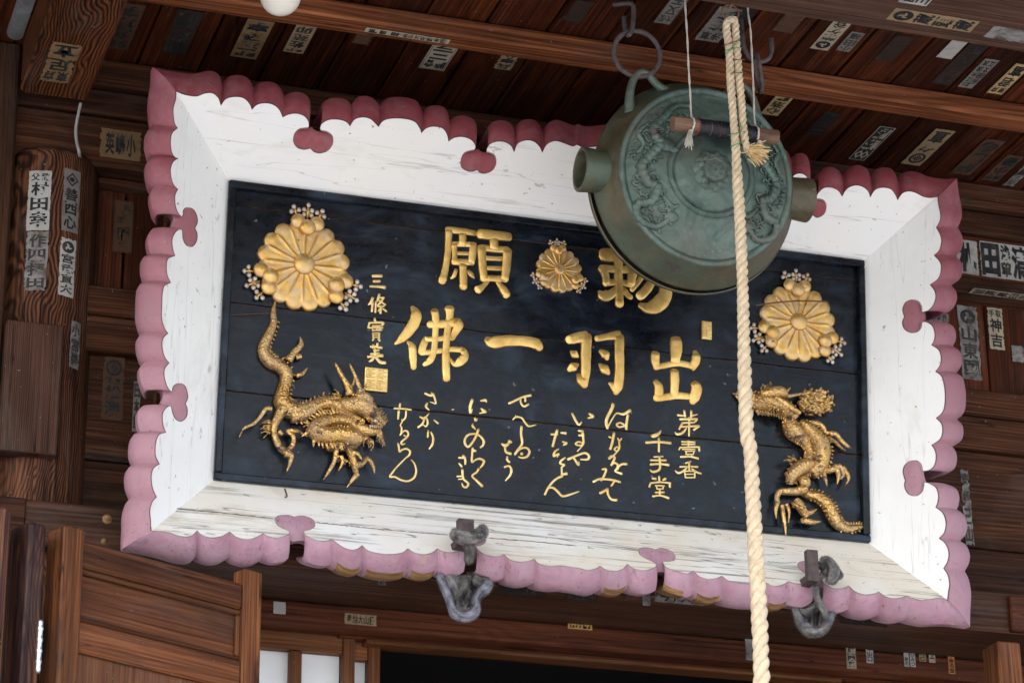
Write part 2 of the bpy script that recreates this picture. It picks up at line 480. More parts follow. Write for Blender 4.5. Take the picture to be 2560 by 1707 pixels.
def gold(name, base, wear_col, wear, scale=30.0, rough=.36, bmp=.25, haze=None, metal=1.0):
    m, nt, b = newmat(name)
    n1 = noise(nt, coords(nt, (1, 1, 1)), scale, 6, .65)
    t = ramp(nt, ((.35, tuple(c*q for c, q in zip(base, (.74, .66, .52)))), (.62, base)))
    nt.links.new(noise(nt, coords(nt, (1, 1, 1)), scale*.35, 4, .6), t.inputs[0])
    col = t.outputs[0]
    if haze:
        hz = ramp(nt, ((.42, 0.0), (.66, .75)))
        nt.links.new(noise(nt, coords(nt, (1, 1, 1)), scale*.6, 5, .6), hz.inputs[0])
        col = mixc(nt, hz.outputs[0], col, haze)
    w = ramp(nt, ((.70-wear, 0.0), (.76-wear, 1.0)))
    hzo = hz.outputs[0] if haze else None
    nt.links.new(n1, w.inputs[0])
    col = mixc(nt, w.outputs[0], col, wear_col)
    nt.links.new(col, b.inputs['Base Color'])
    mt = math_(nt, 'MULTIPLY', math_(nt, 'SUBTRACT', 1.0, w.outputs[0]), metal)
    if hzo is not None: mt = math_(nt, 'MULTIPLY', mt, math_(nt, 'SUBTRACT', 1.0, math_(nt, 'MULTIPLY', hzo, .7)))
    nt.links.new(mt, b.inputs['Metallic'])
    rr = ramp(nt, ((.3, rough-.08), (.7, rough+.16)))
    nt.links.new(n1, rr.inputs[0]); nt.links.new(rr.outputs[0], b.inputs['Roughness'])
    bump(nt, b, math_(nt, 'SUBTRACT', n1, math_(nt, 'MULTIPLY', w.outputs[0], .6)), bmp, .002)
    return m
M['gold'] = gold('gold_leaf', (.86, .58, .20), (.16, .075, .025), .025, 55, .38, .35, metal=.85)
M['gold_fine'] = gold('gold_leaf_fine', (.90, .68, .30), (.12, .06, .025), -.02, 60, .42, .2, metal=.8)
M['gold_crest'] = gold('gold_crest', (.80, .50, .15), (.06, .030, .018), .060, 75, .38, .4, haze=(.56, .44, .30), metal=.85)
M['gold_dragon'] = gold('gold_dragon', (.80, .52, .19), (.085, .038, .024), .135, 27, .36, .5, haze=(.42, .29, .17), metal=.85)
M['silver_bud'] = gold('tarnished_bud', (.62, .55, .50), (.30, .22, .12), .06, 90, .45, .2, metal=.6)
# fine carved scales on the dragons
_nt = M['gold_dragon'].node_tree
_b = _nt.nodes['Principled BSDF']
_vor = N(_nt, 'ShaderNodeTexVoronoi', Scale=165.0)
_ved = N(_nt, 'ShaderNodeTexVoronoi', Scale=165.0, _feature='DISTANCE_TO_EDGE')
_nt.links.new(coords(_nt, (1, 1, 1)), _ved.inputs['Vector'])
_er = ramp(_nt, ((.0, .55), (.08, 0.0)))
_nt.links.new(_ved.outputs['Distance'], _er.inputs[0])
_oc = _b.inputs['Base Color'].links[0].from_socket
_nt.links.new(mixc(_nt, _er.outputs[0], _oc, (.10, .045, .025)), _b.inputs['Base Color'])
_nt.links.new(coords(_nt, (1, 1, 1)), _vor.inputs['Vector'])
_bm2 = N(_nt, 'ShaderNodeBump', Strength=.55, Distance=.004)
_old = _b.inputs['Normal'].links[0].from_socket
_nt.links.new(_vor.outputs['Distance'], _bm2.inputs['Height']); _nt.links.new(_old, _bm2.inputs['Normal'])
_nt.links.new(_bm2.outputs[0], _b.inputs['Normal'])

def bronze(name, lo, hi, tint, rough=.5, metal=.35, streak=None):
    m, nt, b = newmat(name)
    n1 = noise(nt, coords(nt, streak or (1, 1, 1)), 14.0 if not streak else 1.0, 8, .72, .6)
    r = ramp(nt, ((.33, lo), (.66, hi)))
    nt.links.new(n1, r.inputs[0])
    n2 = noise(nt, coords(nt, (1, 1, 1)), 5.0, 5, .6)
    r2 = ramp(nt, ((.48, 0.0), (.66, .65)))
    nt.links.new(n2, r2.inputs[0])
    col = mixc(nt, r2.outputs[0], r.outputs[0], tint)
    n3 = noise(nt, coords(nt, (1, 1, 1)), 75.0, 3, .6)
    r3 = ramp(nt, ((.60, 0.0), (.70, .6)))
    nt.links.new(noise(nt, coords(nt, (1, 1, 1)), 22.0, 8, .75, .8), r3.inputs[0])
    col = mixc(nt, r3.outputs[0], col, (.12, .25, .185))
    r7 = ramp(nt, ((.70, 0.0), (.74, .6)))
    nt.links.new(n3, r7.inputs[0])
    col = mixc(nt, r7.outputs[0], col, (.22, .30, .26))
    n4 = noise(nt, coords(nt, (1, 1, 1)), 13.0, 2, .4)
    r4 = ramp(nt, ((.73, 0.0), (.75, .8)))
    nt.links.new(n4, r4.inputs[0])
    col = mixc(nt, r4.outputs[0], col, (.085, .05, .055))
    nt.links.new(col, b.inputs['Base Color'])
    b.inputs['Metallic'].default_value = metal
    rr = ramp(nt, ((.3, rough-.1), (.7, rough+.14)))
    nt.links.new(n1, rr.inputs[0]); nt.links.new(rr.outputs[0], b.inputs['Roughness'])
    bump(nt, b, math_(nt, 'ADD', n3, n1), .22, .002)
    return m
M['bronze'] = bronze('green_bronze', (.030, .052, .043), (.140, .200, .165), (.125, .110, .085), metal=.25)
M['bronze_side'] = bronze('brown_bronze', (.055, .046, .026), (.135, .112, .066), (.065, .110, .080), metal=.35, rough=.45)
def plain(name, c, rough=.6, metal=0.0, var=.25, scale=40.0, bmp=.2, c2=None):
    m, nt, b = newmat(name)
    n1 = noise(nt, coords(nt, (1, 1, 1)), scale, 5, .62)
    r = ramp(nt, ((.32, tuple(x*(1-var) for x in c)), (.68, c2 or tuple(min(1, x*(1+var)) for x in c))))
    nt.links.new(n1, r.inputs[0]); nt.links.new(r.outputs[0], b.inputs['Base Color'])
    b.inputs['Roughness'].default_value = rough; b.inputs['Metallic'].default_value = metal
    bump(nt, b, n1, bmp, .002)
    return m
M['iron'] = plain('rusty_iron', (.085, .062, .058), .72, .25, .4, 60, .4)
M['rustring'] = plain('rusty_ring', (.16, .075, .045), .75, .2, .4, 60, .4)
M['rope'] = plain('manila_rope', (.60, .475, .315), .85, 0, .22, 55, .5)
M['rope_end'] = plain('frayed_rope', (.60, .42, .20), .9, 0, .3, 60, .5)
M['cord'] = plain('cotton_cord', (.52, .48, .40), .9, 0, .2, 90, .4)
M['wrap'] = plain('black_binding', (.016, .018, .024), .38, 0, .4, 50, .4)
M['wire_green'] = plain('green_wire', (.06, .26, .09), .4, 0, .2, 50, .1)
M['wire_rust'] = plain('rusty_wire', (.12, .06, .035), .6, .3, .3, 50, .1)
M['cloth'] = plain('grey_rag', (.165, .152, .143), .95, 0, .75, 34, .9, c2=(.38, .36, .34))
M['cloth_blue'] = plain('bluish_rag', (.155, .15, .20), .95, 0, .6, 40, .9, c2=(.42, .42, .47))
M['steel'] = plain('hinge_steel', (.62, .65, .68), .32, .9, .08, 50, .05)
M['cable'] = plain('grey_cable', (.30, .30, .28), .5, 0, .1, 30, .05)
M['conduit'] = plain('galvanised_pipe', (.16, .17, .17), .55, .5, .4, 22, .2)
M['void'] = plain('dark_room', (.010, .009, .008), .8, 0, .3, 5, .1)
M['plankedge'] = plain('plank_edge', (.030, .019, .012), .7, 0, .7, 30, .4, c2=(.16, .085, .035))
M['roseline'] = plain('dark_rose_line', (.13, .045, .050), .6, 0, .35, 45, .2)  # thin darker rose strip where the white face meets the pink edge
M['brownline'] = plain('brown_edge_line', (.26, .20, .18), .8, 0, .35, 45, .3)  # thin brown strip along that boundary on the lower rail
M['screenpaper'] = plain('screen_paper', (.80, .82, .84), .9, 0, .03, 8, .02)
M['gravel'] = plain('gravel', (.33, .345, .35), .95, 0, .35, 9, .5)
M['floorwood'] = plain('veranda_wood', (.13, .105, .085), .7, 0, .3, 6, .1)
M['stone'] = plain('stone_step', (.28, .27, .25), .9, 0, .25, 14, .3)
m, nt, b = newmat('globe_glass')
b.inputs['Base Color'].default_value = (.80, .76, .66, 1); b.inputs['Roughness'].default_value = .22
b.inputs['Subsurface Weight'].default_value = .25; b.inputs['Subsurface Radius'].default_value = (.03, .03, .02)
M['globe'] = m
def paper(name, c, dirt, amount, rough=.85):
    m, nt, b = newmat(name)
    n1 = noise(nt, coords(nt, (1, 1, 1)), 26.0, 6, .68)
    r = ramp(nt, ((.60-.22*amount, 0.0), (.74-.12*amount, min(1, .25+.7*amount))))
    nt.links.new(n1, r.inputs[0])
    t = ramp(nt, ((.35, tuple(x*.82 for x in c)), (.65, c)))
    nt.links.new(noise(nt, coords(nt, (1, 1, 1)), 9.0, 4, .6), t.inputs[0])
    col = mixc(nt, r.outputs[0], t.outputs[0], dirt)
    nt.links.new(col, b.inputs['Base Color']); b.inputs['Roughness'].default_value = rough
    b.inputs['Specular IOR Level'].default_value = .2
    bump(nt, b, n1, .25, .001)
    return m
DIRT = (.045, .022, .014)
M['p_tan'] = paper('tan_paper', (.30, .21, .115), DIRT, .25)
M['p_ochre'] = paper('ochre_paper', (.205, .128, .060), DIRT, .4)
M['p_yellow'] = paper('yellow_paper', (.52, .36, .165), DIRT, .05)
M['p_cream'] = paper('cream_paper', (.38, .32, .23), DIRT, .25)
M['p_white'] = paper('white_paper', (.40, .39, .36), (.11, .075, .05), .42)
M['p_grey'] = paper('grey_paper', (.20, .185, .165), DIRT, .45)
M['p_worn'] = paper('worn_paper', (.26, .25, .235), (.05, .03, .02), .85)
M['p_brown'] = paper('browned_paper', (.085, .045, .026), DIRT, .4)
M['p_dark'] = paper('darkened_paper', (.030, .018, .013), DIRT, .5)
M['p_black'] = paper('black_printed_paper', (.028, .030, .030), (.06, .045, .035), .15)
M['p_orange'] = paper('orange_slip', (.42, .15, .045), DIRT, .25)
M['p_gold'] = paper('gold_slip', (.55, .31, .09), DIRT, .15)
M['ink'] = paper('black_ink', (.020, .021, .022), (.10, .085, .065), .45, .7)
M['ink_faded'] = paper('faded_ink', (.040, .040, .038), (.10, .075, .055), .55, .8)
M['ink_cream'] = paper('cream_print', (.46, .40, .30), DIRT, .15)
M['ink_red'] = paper('red_print', (.60, .10, .11), (.4, .2, .18), .15)
# ------------------------------------------------------------------ ground
g = raw('ground', [(-600, -600, -4.3), (600, -600, -4.3), (600, 600, -4.3), (-600, 600, -4.3)], [(0, 1, 2, 3)], M['gravel'])
tag(g, kind='structure')
v, f = boxg(-4.5, 5.0, -1.6, 6.0, -4.29, -3.05, .03)
tag(raw('stone_platform', v, f, M['stone']), kind='structure')
v, f = boxg(-4.2, 4.7, -1.3, 5.5, -3.045, -2.95, .01)
tag(raw('veranda_floor', v, f, M['floorwood']), kind='structure')

# ------------------------------------------------------------------ temple hall
ZC = 0.808                              # underside of the eave boards
hall = thing('temple_hall', (0, .35, -2.95), 'dark timber temple hall front with boarded eaves, round pillar and open doorway', 'temple')
ceil = box('ceiling', -3.4, 4.2, -2.9, .42, ZC+.021, ZC+.06, M['void'], hall, 0)
box('roof', -3.6, 4.4, -3.1, 4.6, ZC+.062, ZC+.22, M['wallx'], hall, .01)
pitch = .162
for k in range(-13, 19):
    x0 = -1.080+k*pitch
    dz = random.uniform(-.002, .0015)
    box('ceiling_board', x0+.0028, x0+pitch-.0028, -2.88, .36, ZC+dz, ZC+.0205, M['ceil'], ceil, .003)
# battens and beams under the eave boards
box('ceiling_batten', -3.3, 4.1, -.180, -.108, ZC-.054, ZC-.0025, M['beamx'], hall, .005)
box('eave_beam', -3.3, 4.1, -.98, -.598, ZC-.102, ZC-.0025, M['beama'], hall, .01)
box('tie_beam', -1.386, -1.212, -2.85, .27, .655, ZC-.0025, wood('tie_beam_wood', 1, (.010, .0045, .003), (.042, .0135, .006), (.115, .040, .015), rings=11, rough=.55, bmp=.6, grime_amt=.4, ra=.8, along=.9, grime=(.008,.006,.005)), hall, .008)
# wall: horizontal beams with boards between them
wall = box('wall', -3.2, 4.0, .43, .47, -.50, ZC+.02, M['void'], hall, 0)
WB = .33
def zz(px, py, Y=WB): return float(atY(px, py, Y)[2])
def xx(px, py, Y=WB): return float(atY(px, py, Y)[0])
z_a, z_b, z_c, z_d, z_e = zz(330, 228, .31), zz(2390, 575, .315), zz(2391, 697), zz(2388, 727, .30), zz(2413, 968)
z_f, z_g, z_h, z_i = zz(2406, 1115), zz(2418, 1366, .36), zz(2425, 1470, .25), zz(850, 1430, .25)
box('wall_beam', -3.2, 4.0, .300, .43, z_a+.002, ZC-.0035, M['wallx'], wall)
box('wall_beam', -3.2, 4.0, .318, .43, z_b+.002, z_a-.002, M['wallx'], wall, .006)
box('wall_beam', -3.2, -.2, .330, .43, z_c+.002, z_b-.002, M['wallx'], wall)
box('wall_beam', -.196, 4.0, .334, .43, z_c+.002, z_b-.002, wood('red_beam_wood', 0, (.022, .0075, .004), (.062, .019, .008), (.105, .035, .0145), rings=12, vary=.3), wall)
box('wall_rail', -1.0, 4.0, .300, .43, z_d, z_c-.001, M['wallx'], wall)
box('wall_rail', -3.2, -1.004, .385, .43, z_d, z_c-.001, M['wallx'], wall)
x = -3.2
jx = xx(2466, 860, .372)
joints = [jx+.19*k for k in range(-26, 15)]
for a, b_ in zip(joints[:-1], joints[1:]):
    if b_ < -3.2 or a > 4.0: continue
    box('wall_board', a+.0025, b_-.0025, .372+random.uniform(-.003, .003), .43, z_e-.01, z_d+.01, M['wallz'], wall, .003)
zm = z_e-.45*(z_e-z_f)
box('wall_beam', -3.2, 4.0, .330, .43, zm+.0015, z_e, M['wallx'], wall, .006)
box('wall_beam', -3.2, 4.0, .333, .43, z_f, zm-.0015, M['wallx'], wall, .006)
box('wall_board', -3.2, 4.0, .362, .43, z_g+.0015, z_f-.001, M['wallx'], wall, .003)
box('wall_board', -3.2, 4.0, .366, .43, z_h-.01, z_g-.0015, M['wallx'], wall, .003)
nb = box('lower_beam', -3.2, 4.0, .250, .62, z_i, z_h, wood('lower_beam_wood', 0, (.020, .0092, .0058), (.058, .0255, .0145), (.105, .050, .029), rings=12, rough=.55, vary=.35), wall, .006)
# plugs, a joint and a cover block on the lower beam
for px, py, w_ in ((268, 1297, .026), (260, 1352, .018)):
    p = atY(px, py, .25)
    v, f = cone((p[0], .252, p[2]), (p[0], .244, p[2]), w_*.55, 10)
    raw('wooden_plug', v, f, M['edgewood'], wall)
box('cover_block', xx(2526, 1530, .235), xx(2526, 1530, .235)+.09, .232, .26, zz(2560, 1577, .232), zz(2530, 1487, .232), M['lintel'], wall, .004)
box('beam_end', xx(63, 1300, .243)-.35, xx(63, 1300, .243), .243, .26, z_i+.001, z_h-.001, M['wallx'], wall, .003)
# sliding door head
z_j, z_k = zz(850, 1494, .50), zz(850, 1568, .50)
SY = .575
lint = box('lintel', -3.2, 4.0, .500, .66, z_k, z_i-.001, M['lintel'], hall, .006)
z_l = zz(850, 1596, SY); z_o = zz(955, 1618, SY)
xo = xx(955, 1650, SY); xr = xx(2095, 1700, SY)
box('lintel_groove', xo-.12, xr+.2, .555, .65, z_o+.014, z_k-.001, M['lintel'], hall, .003)
box('lintel_lip', xo-.05, xr, .548, .60, z_o+.002, z_o+.0135, M['shojix'], hall, .003)
box('wall_panel', xr+.2, 4.0, .56, .66, -2.95, z_k-.001, M['wallz'], hall, .004)
box('wall_panel', -3.2, -1.55, .56, .66, -2.95, z_k-.001, M['wallz'], hall, .004)
# dark room behind the doorway
box('back_wall', -3.2, 4.0, 4.2, 4.3, -2.95, ZC+.05, M['void'], hall, 0)
box('side_wall', -3.35, -3.21, .3, 4.3, -2.95, ZC+.05, M['void'], hall, 0)
box('side_wall', 4.01, 4.15, .3, 4.3, -2.95, ZC+.05, M['void'], hall, 0)
box('inner_ceiling', -3.2, 4.0, .67, 4.2, -.35, -.30, M['void'], hall, 0)
box('inner_beam', -2.5, 3.5, 2.3, 2.45, -.50, -.36, M['shojix'], hall, .01)

# pillar with a patch board
xl, xrr = xx(-26, 800, .40), xx(230, 800, .40)
pc = ((xl+xrr)/2, .405); pr = (xrr-xl)/2
zt = float(atY(130, 357, .265)[2])
V = []; F = []; nn = 120
prof = [(-2.95, 1.0), (-1.5, 1.0), (-.6, 1.0), (-.2, 1.0), (.2, 1.0), (zt-.06, 1.0), (zt-.03, .985), (zt-.012, .955), (zt, .90)]
for z, s in prof:
    for k in range(nn):
        a = 2*math.pi*k/nn
        q = 1+.006*math.sin(3*a+1)-(.035 if k in (80, 88, 94) and z < .25 else 0)
        V.append((pc[0]+pr*s*q*math.cos(a), pc[1]+pr*s*q*math.sin(a), z))
for j in range(len(prof)-1):
    for k in range(nn):
        F.append((j*nn+k, j*nn+(k+1) % nn, (j+1)*nn+(k+1) % nn, (j+1)*nn+k))
F.append(tuple((len(prof)-1)*nn+k for k in range(nn)))
pil = raw('pillar', V, F, M['pillar'], hall, smooth=True)
def pillar_Y(x): return pc[1]-math.sqrt(max(pr*pr-(x-pc[0])**2, 0))
PY = .245
a, b_ = atY(28, 798, PY), atY(160, 815, PY)
v, f = boxg(float(a[0])-.01, float(b_[0]), PY, PY+.05, zz(90, 1132, PY), zz(90, 806, PY), .003)
raw('patch_board', v, f, wood('patch_wood', 2, (.0105, .0048, .003), (.034, .0145, .0085), (.066, .032, .021), rings=17, bmp=.6, vary=.35, ra=.6), pil)
box('side_post', -2.3, xx(24, 600, .28), .28, .42, -2.95, ZC-.004, M['post'], hall, .006)

# paper screen left of the doorway
scr = thing('paper_screen', (xo-.2, SY, -2.9)); scr.parent = hall
scr.location = (xo-.2, SY-.35, .05)
c3 = crop(600, 1400, 4.704)
def sx(cx, y=1300): return xx(*c3(cx, y), SY)
z_p = zz(*c3(700, 1075), SY+.012)
z_rail = z_l
x_a, x_b, x_c, x_d, x_e, x_f, x_g = sx(120), sx(592), sx(730), sx(1207), sx(1345), sx(1522), sx(1668)
box('top_rail', -1.5, x_d, SY, SY+.035, z_p+.002, z_rail+.02, M['shojix'], scr, .002)
box('muntin', x_b, x_c, SY+.004, SY+.032, -2.9, z_p, M['shojiz'], scr, .002)
box('muntin', x_b-.33, x_c-.33, SY+.004, SY+.032, -2.9, z_p, M['shojiz'], scr, .002)
box('stile', x_d+.0005, x_e, SY-.006, SY+.03, -2.9, z_rail+.02, M['shojiz'], scr, .003)
zq = zz(*c3(1430, 1180), SY+.03)
box('short_rail', x_e+.001, x_f, SY+.018, SY+.05, zq, z_rail+.02, M['shojix'], scr, .002)
box('stile', x_f+.0005, x_g, SY+.014, SY+.05, -2.9, z_rail+.018, M['shojiz'], scr, .003)
box('paper_pane', -1.5, x_d, SY+.036, SY+.037, -2.9, z_rail, M['screenpaper'], scr, 0)
box('paper_pane', x_e-.01, x_f+.01, SY+.052, SY+.053, -2.9, z_rail, M['screenpaper'], scr, 0)
# screen at the right of the doorway
scr2 = thing('paper_screen', (xr, SY-.35, .05)); scr2.parent = hall
box('top_rail', xr+.03, xr+.9, SY+.01, SY+.04, z_o-.06, z_o+.012, M['shojix'], scr2, .002)
box('stile', xr, xr+.0295, SY+.008, SY+.042, -2.9, z_o+.012, M['shojiz'], scr2, .002)
box('paper_pane', xr+.03, xr+.9, SY+.041, SY+.042, -2.9, z_o-.05, M['screenpaper'], scr2, 0)
# post in front of the lintel at the right
pa = atY(2494, 1605, .20); pb = atY(2551, 1605, .20)
box('door_post', float(pa[0]), float(pb[0]), .20, .29, -2.95, float(atY(2494, 1600, .20)[2]), M['doorz'], hall, .004)

# folding door leaves, swung outward
TH = math.radians(27)
e1 = np.array([math.cos(TH), math.sin(TH), 0]); en = np.array([math.sin(TH), -math.cos(TH), 0])
D0 = atY(656, 1500, .10)                     # front right edge of the leaf
D0[2] = 0
def dpl(px, py, d=0.0):
    p = atP(px, py, D0+en*d, en); q = p-D0
    return float(np.dot(q, e1)), float(p[2])
def dbox(name, s0, s1, d0, d1, z0, z1, mat, parent, bev=.004):
    """box in the plane of the leaf: s along it, d out of it towards the viewer; the object is turned with the leaf"""
    v, f = box_bm(s1-s0, abs(d1-d0), z1-z0, bev)
    me = bpy.data.meshes.new(name); me.from_pydata([tuple(p) for p in v], [], f); me.materials.append(mat)
    o = bpy.data.objects.new(name, me); COL.objects.link(o)
    c = D0+e1*(s0+s1)/2+en*(d0+d1)/2+np.array([0, 0, (z0+z1)/2])
    off = np.zeros(3); q = parent
    while q is not None:
        off += np.array(q.location); q = q.parent
    o.parent = parent; o.location = tuple(c-off); o.rotation_euler = (0, 0, TH)
    return o
door = thing('folding_door', (0, 0, 0)); door.parent = hall; door.location = tuple(np.array([D0[0]-.3, D0[1]-.1, -2.95])-np.array(hall.location))
c7 = crop(0, 1130, 2.717); cz = crop(0, 1240, 3.358)
s_r0 = dpl(*c7(1657, 1000))[0]
zr_top = dpl(*c7(1700, 795))[1]
dbox('stile', s_r0, 0, -.045, 0, -2.9, zr_top, M['doorz'], door)
s_l0, zl_top = dpl(*cz(552, 225), .012); s_l1, _ = dpl(*cz(728, 262), .012)
dbox('stile', s_l0, s_l1, -.06, .012, -2.9, zl_top, M['doorz'], door, .007)
zt0 = dpl(*c7(1100, 735))[1]; zt1 = dpl(*c7(1100, 915))[1]
dbox('top_rail', s_l1, s_r0, -.035, -.004, zt1, zt0, M['doorx'], door, .006)
zp1 = dpl(*c7(1080, 1292), -.02)[1]
zm1 = dpl(*c7(1080, 1480))[1]
dbox('panel', s_l1, s_r0, -.030, -.020, zp1-.02, zt1+.02, M['doorx'], door, .001)
dbox('panel_bead', s_l1+.001, s_r0-.001, -.0199, -.010, zt1-.014, zt1-.0005, M['doorx'], door, .004)
dbox('panel_bead', s_r0-.012, s_r0-.0005, -.0199, -.010, zp1+.012, zt1-.0145, M['doorz'], door, .004)
dbox('panel_bead', s_l1+.001, s_r0-.001, -.0199, -.010, zp1+.0005, zp1+.0115, M['doorx'], door, .004)
dbox('middle_rail', s_l1, s_r0, -.036, -.004, zm1, zp1, M['doorx'], door, .005)
dbox('panel', s_l1, s_r0, -.030, -.018, -2.8, zm1+.01, M['doorpanel'], door, .001)
# two more leaves folded behind, seen end on
D2 = dpl(*cz(282, 290), .03)
w2 = .046
dbox('folded_leaf', s_l0-.090, s_l0-.042, -.10, .004, -2.9, zl_top-.012, M['doordark'], door, .008)
dbox('folded_leaf', s_l0-.172, s_l0-.144, -.10, .012, -2.9, zl_top+.002, M['doordark'], door, .008)
ph = [cz(333, 1040), cz(308, 1485)]
pt = [atP(*q, D0+en*.0, en) for q in ph]
pts = [pt[0]*(1-t)+pt[1]*t for t in np.linspace(0, 1, 25)]
pts = [p+en*.004 for p in pts]
rad = [.0062+(.0018 if i % 5 == 4 and i < 22 else 0) for i in range(25)]
rad[-1] = .004; rad[0] = .005
v, f = tube(pts, rad, 12)
raw('hinge', v, f, M['steel'], door, smooth=True)

# conduit pipe, grey cable and glass globe lamp under the eaves
zcd = .60
p0 = atZ(38, 82, zcd)
v, f = tube([p0+np.array([0, -1.3*t, 0]) for t in np.linspace(0, 1, 12)], .021, 14)
o = raw('conduit_pipe', v, f, M['conduit'], None, smooth=True)
tag(o, 'grey galvanised conduit pipe under the eaves beside the left tie beam', 'pipe')
pts = [atY(*q, Y) for q, Y in (((202, 258), .27), ((196, 285), .275), ((190, 320), .28), ((191, 350), .28), ((197, 376), .275), ((200, 392), .30))]
v, f = tube(cr(pts, 6), .0042, 10)
tag(raw('grey_cable', v, f, M['cable'], None, smooth=True), 'short grey cable running down the beam above the round pillar', 'cable')
LC = atY(701, -10, -.30)
lamp = thing('globe_lamp', tuple(LC+np.array([0, 0, .06])), 'round milky glass globe lamp hanging under the eave boards', 'lamp')
v, f = ellipsoid(LC, .0505, .0505, .0505, 32, 20)
raw('glass_globe', v, f, M['globe'], lamp, smooth=True)
v, f = tube([LC+np.array([0, 0, t]) for t in (.042, .06, ZC-.003-LC[2])], [.026, .03, .03], 20)
raw('lamp_socket', v, f, M['iron'], lamp, smooth=True)
# ------------------------------------------------------------------ signboard
TILT, PSI = 0.0921232709, -0.00849166471
sign = thing('temple_signboard', (0, 0, 0), 'large black signboard with gold characters and dragons in a white frame edged with pink scallops', 'signboard', rot=(TILT, 0, PSI))
_cx = np.array([math.cos(PSI), math.sin(PSI), 0]); _n = np.array([math.sin(PSI), -math.cos(PSI), 0])
EX = _cx; EZ = math.cos(TILT)*np.array([0, 0, 1.0])+math.sin(TILT)*_n; EN = math.cos(TILT)*_n-math.sin(TILT)*np.array([0, 0, 1.0])
def loc3(p): return np.array([np.dot(p, EX), -np.dot(p, EN), np.dot(p, EZ)])
CL = loc3(CAM)
def B(px, py, d):
    """photograph pixel to the signboard's own space on the plane d in front of its rim"""
    r = loc3(ray(px, py))
    return CL+r*(-d-CL[1])/r[1]
def Bpl(px, py, o, n):
    r = loc3(ray(px, py)); return CL+r*np.dot(o-CL, n)/np.dot(r, n)
def sraw(name, v, f, mat, parent=None, smooth=False, **k):
    """part of the signboard, given in its own space"""
    v = np.asarray(v, float)
    par = parent or sign
    off = np.zeros(3); q = par
    while q is not sign:
        off += np.array(q.location); q = q.parent
    return raw(name, v-off, f, mat, par, smooth, world_coords=False, **k)
DI = .122
IW, IH, IOZ = 1.7467724, .77971268, -.00320811
inn = [np.array([a*IW/2, DI, b*IH/2+IOZ]) for a, b in ((-1, 1), (1, 1), (1, -1), (-1, -1))]
# scalloped outlines traced along the four rails, (x, y, crop); 'c' starts a new lobe
k1, k2, k3 = crop(0, 0, 2.7349), crop(850, 0, 2.7349), crop(1700, 0, 2.7349)
k4, k6 = crop(0, 560, 2.7349), crop(1700, 560, 2.7349)
k7, k8, k9 = crop(0, 1130, 2.7174), crop(850, 1130, 2.7174), crop(1700, 1130, 2.7174)
ident = lambda x, y: (x, y)
def seg(k, *pts): return [k(*p) for p in pts]
TOP = [
 seg(k1, (1205,628),(1260,650),(1340,662),(1400,642),(1450,640),(1490,670),(1510,725)),
 seg(k1, (1510,725),(1545,680),(1600,665),(1660,672),(1700,705),(1723,752)),
 seg(k1, (1723,752),(1760,718),(1815,708),(1870,720),(1910,755),(1933,805)),
 seg(k1, (1933,805),(1975,785),(2030,780),(2080,797),(2108,835),(2108,875),(2080,880),(2040,890),(2010,925),(2005,970),(2030,1010),(2075,1025),(2122,1018)),
 seg(k1, (2122,1018),(2150,1043),(2195,1050),(2245,1030),(2275,985),(2272,935),(2235,905),(2195,895),(2190,872),(2205,845),(2250,822),(2310,820),(2365,835),(2393,865)),
 seg(k2, (68,865),(100,820),(150,805),(205,815),(245,850),(262,870)),
 seg(k2, (262,870),(295,830),(350,813),(440,815),(510,835),(545,880),(556,912)),
 seg(k2, (556,912),(590,880),(640,868),(700,880),(730,920),(742,970)),
 seg(k2, (742,970),(780,945),(835,938),(890,955),(922,990),(920,1026),(890,1034),(850,1050),(825,1095),(830,1145),(870,1172),(905,1175),(937,1165)),
 seg(k2, (937,1165),(960,1185),(1000,1187),(1045,1165),(1068,1115),(1055,1065),(1022,1047),(1003,1040),(1007,1015),(1030,985),(1080,970),(1130,975),(1170,1000),(1190,1042)),
 seg(k2, (1190,1042),(1215,985),(1270,962),(1320,968),(1360,1000),(1383,1045)),
 seg(k2, (1383,1045),(1410,995),(1450,970),(1490,968),(1540,985),(1590,1002),(1620,992)),
 seg(k2, (1620,992),(1660,1008),(1720,1008),(1780,1000),(1830,1000),(1870,1045)),
 seg(ident, (1533.8,382.1),(1548,368),(1570,362),(1592,370),(1605,392)),
 seg(ident, (1605,392),(1620,378),(1642,372),(1664,380),(1677,402)),
 seg(ident, (1677,402),(1692,388),(1716,383),(1740,392),(1752,414)),
 seg(ident, (1752,414),(1768,400),(1792,395),(1816,404),(1828,426)),
 seg(ident, (1828,426),(1844,412),(1868,407),(1892,416),(1904,438)),
 seg(ident, (1904,438),(1920,424),(1944,419),(1964,428),(1976,448)),
 seg(ident, (1976,448),(1990,436),(2008,436),(2020,450),(2021,480),(2012,487),(2005,500),(2008,520),(2022,530)),
 seg(k3, (880,1450),(905,1472),(940,1490),(985,1465),(1000,1415),(985,1378),(955,1365),(933,1362),(940,1330),(980,1290),(1030,1283),(1080,1305),(1108,1345)),
 seg(k3, (1108,1345),(1140,1295),(1195,1270),(1250,1280),(1285,1310),(1300,1350)),
 seg(k3, (1300,1350),(1335,1300),(1385,1285),(1440,1295),(1470,1330),(1487,1370)),
 seg(k3, (1487,1370),(1520,1325),(1565,1310),(1610,1320),(1660,1345),(1710,1355),(1760,1348)),
]
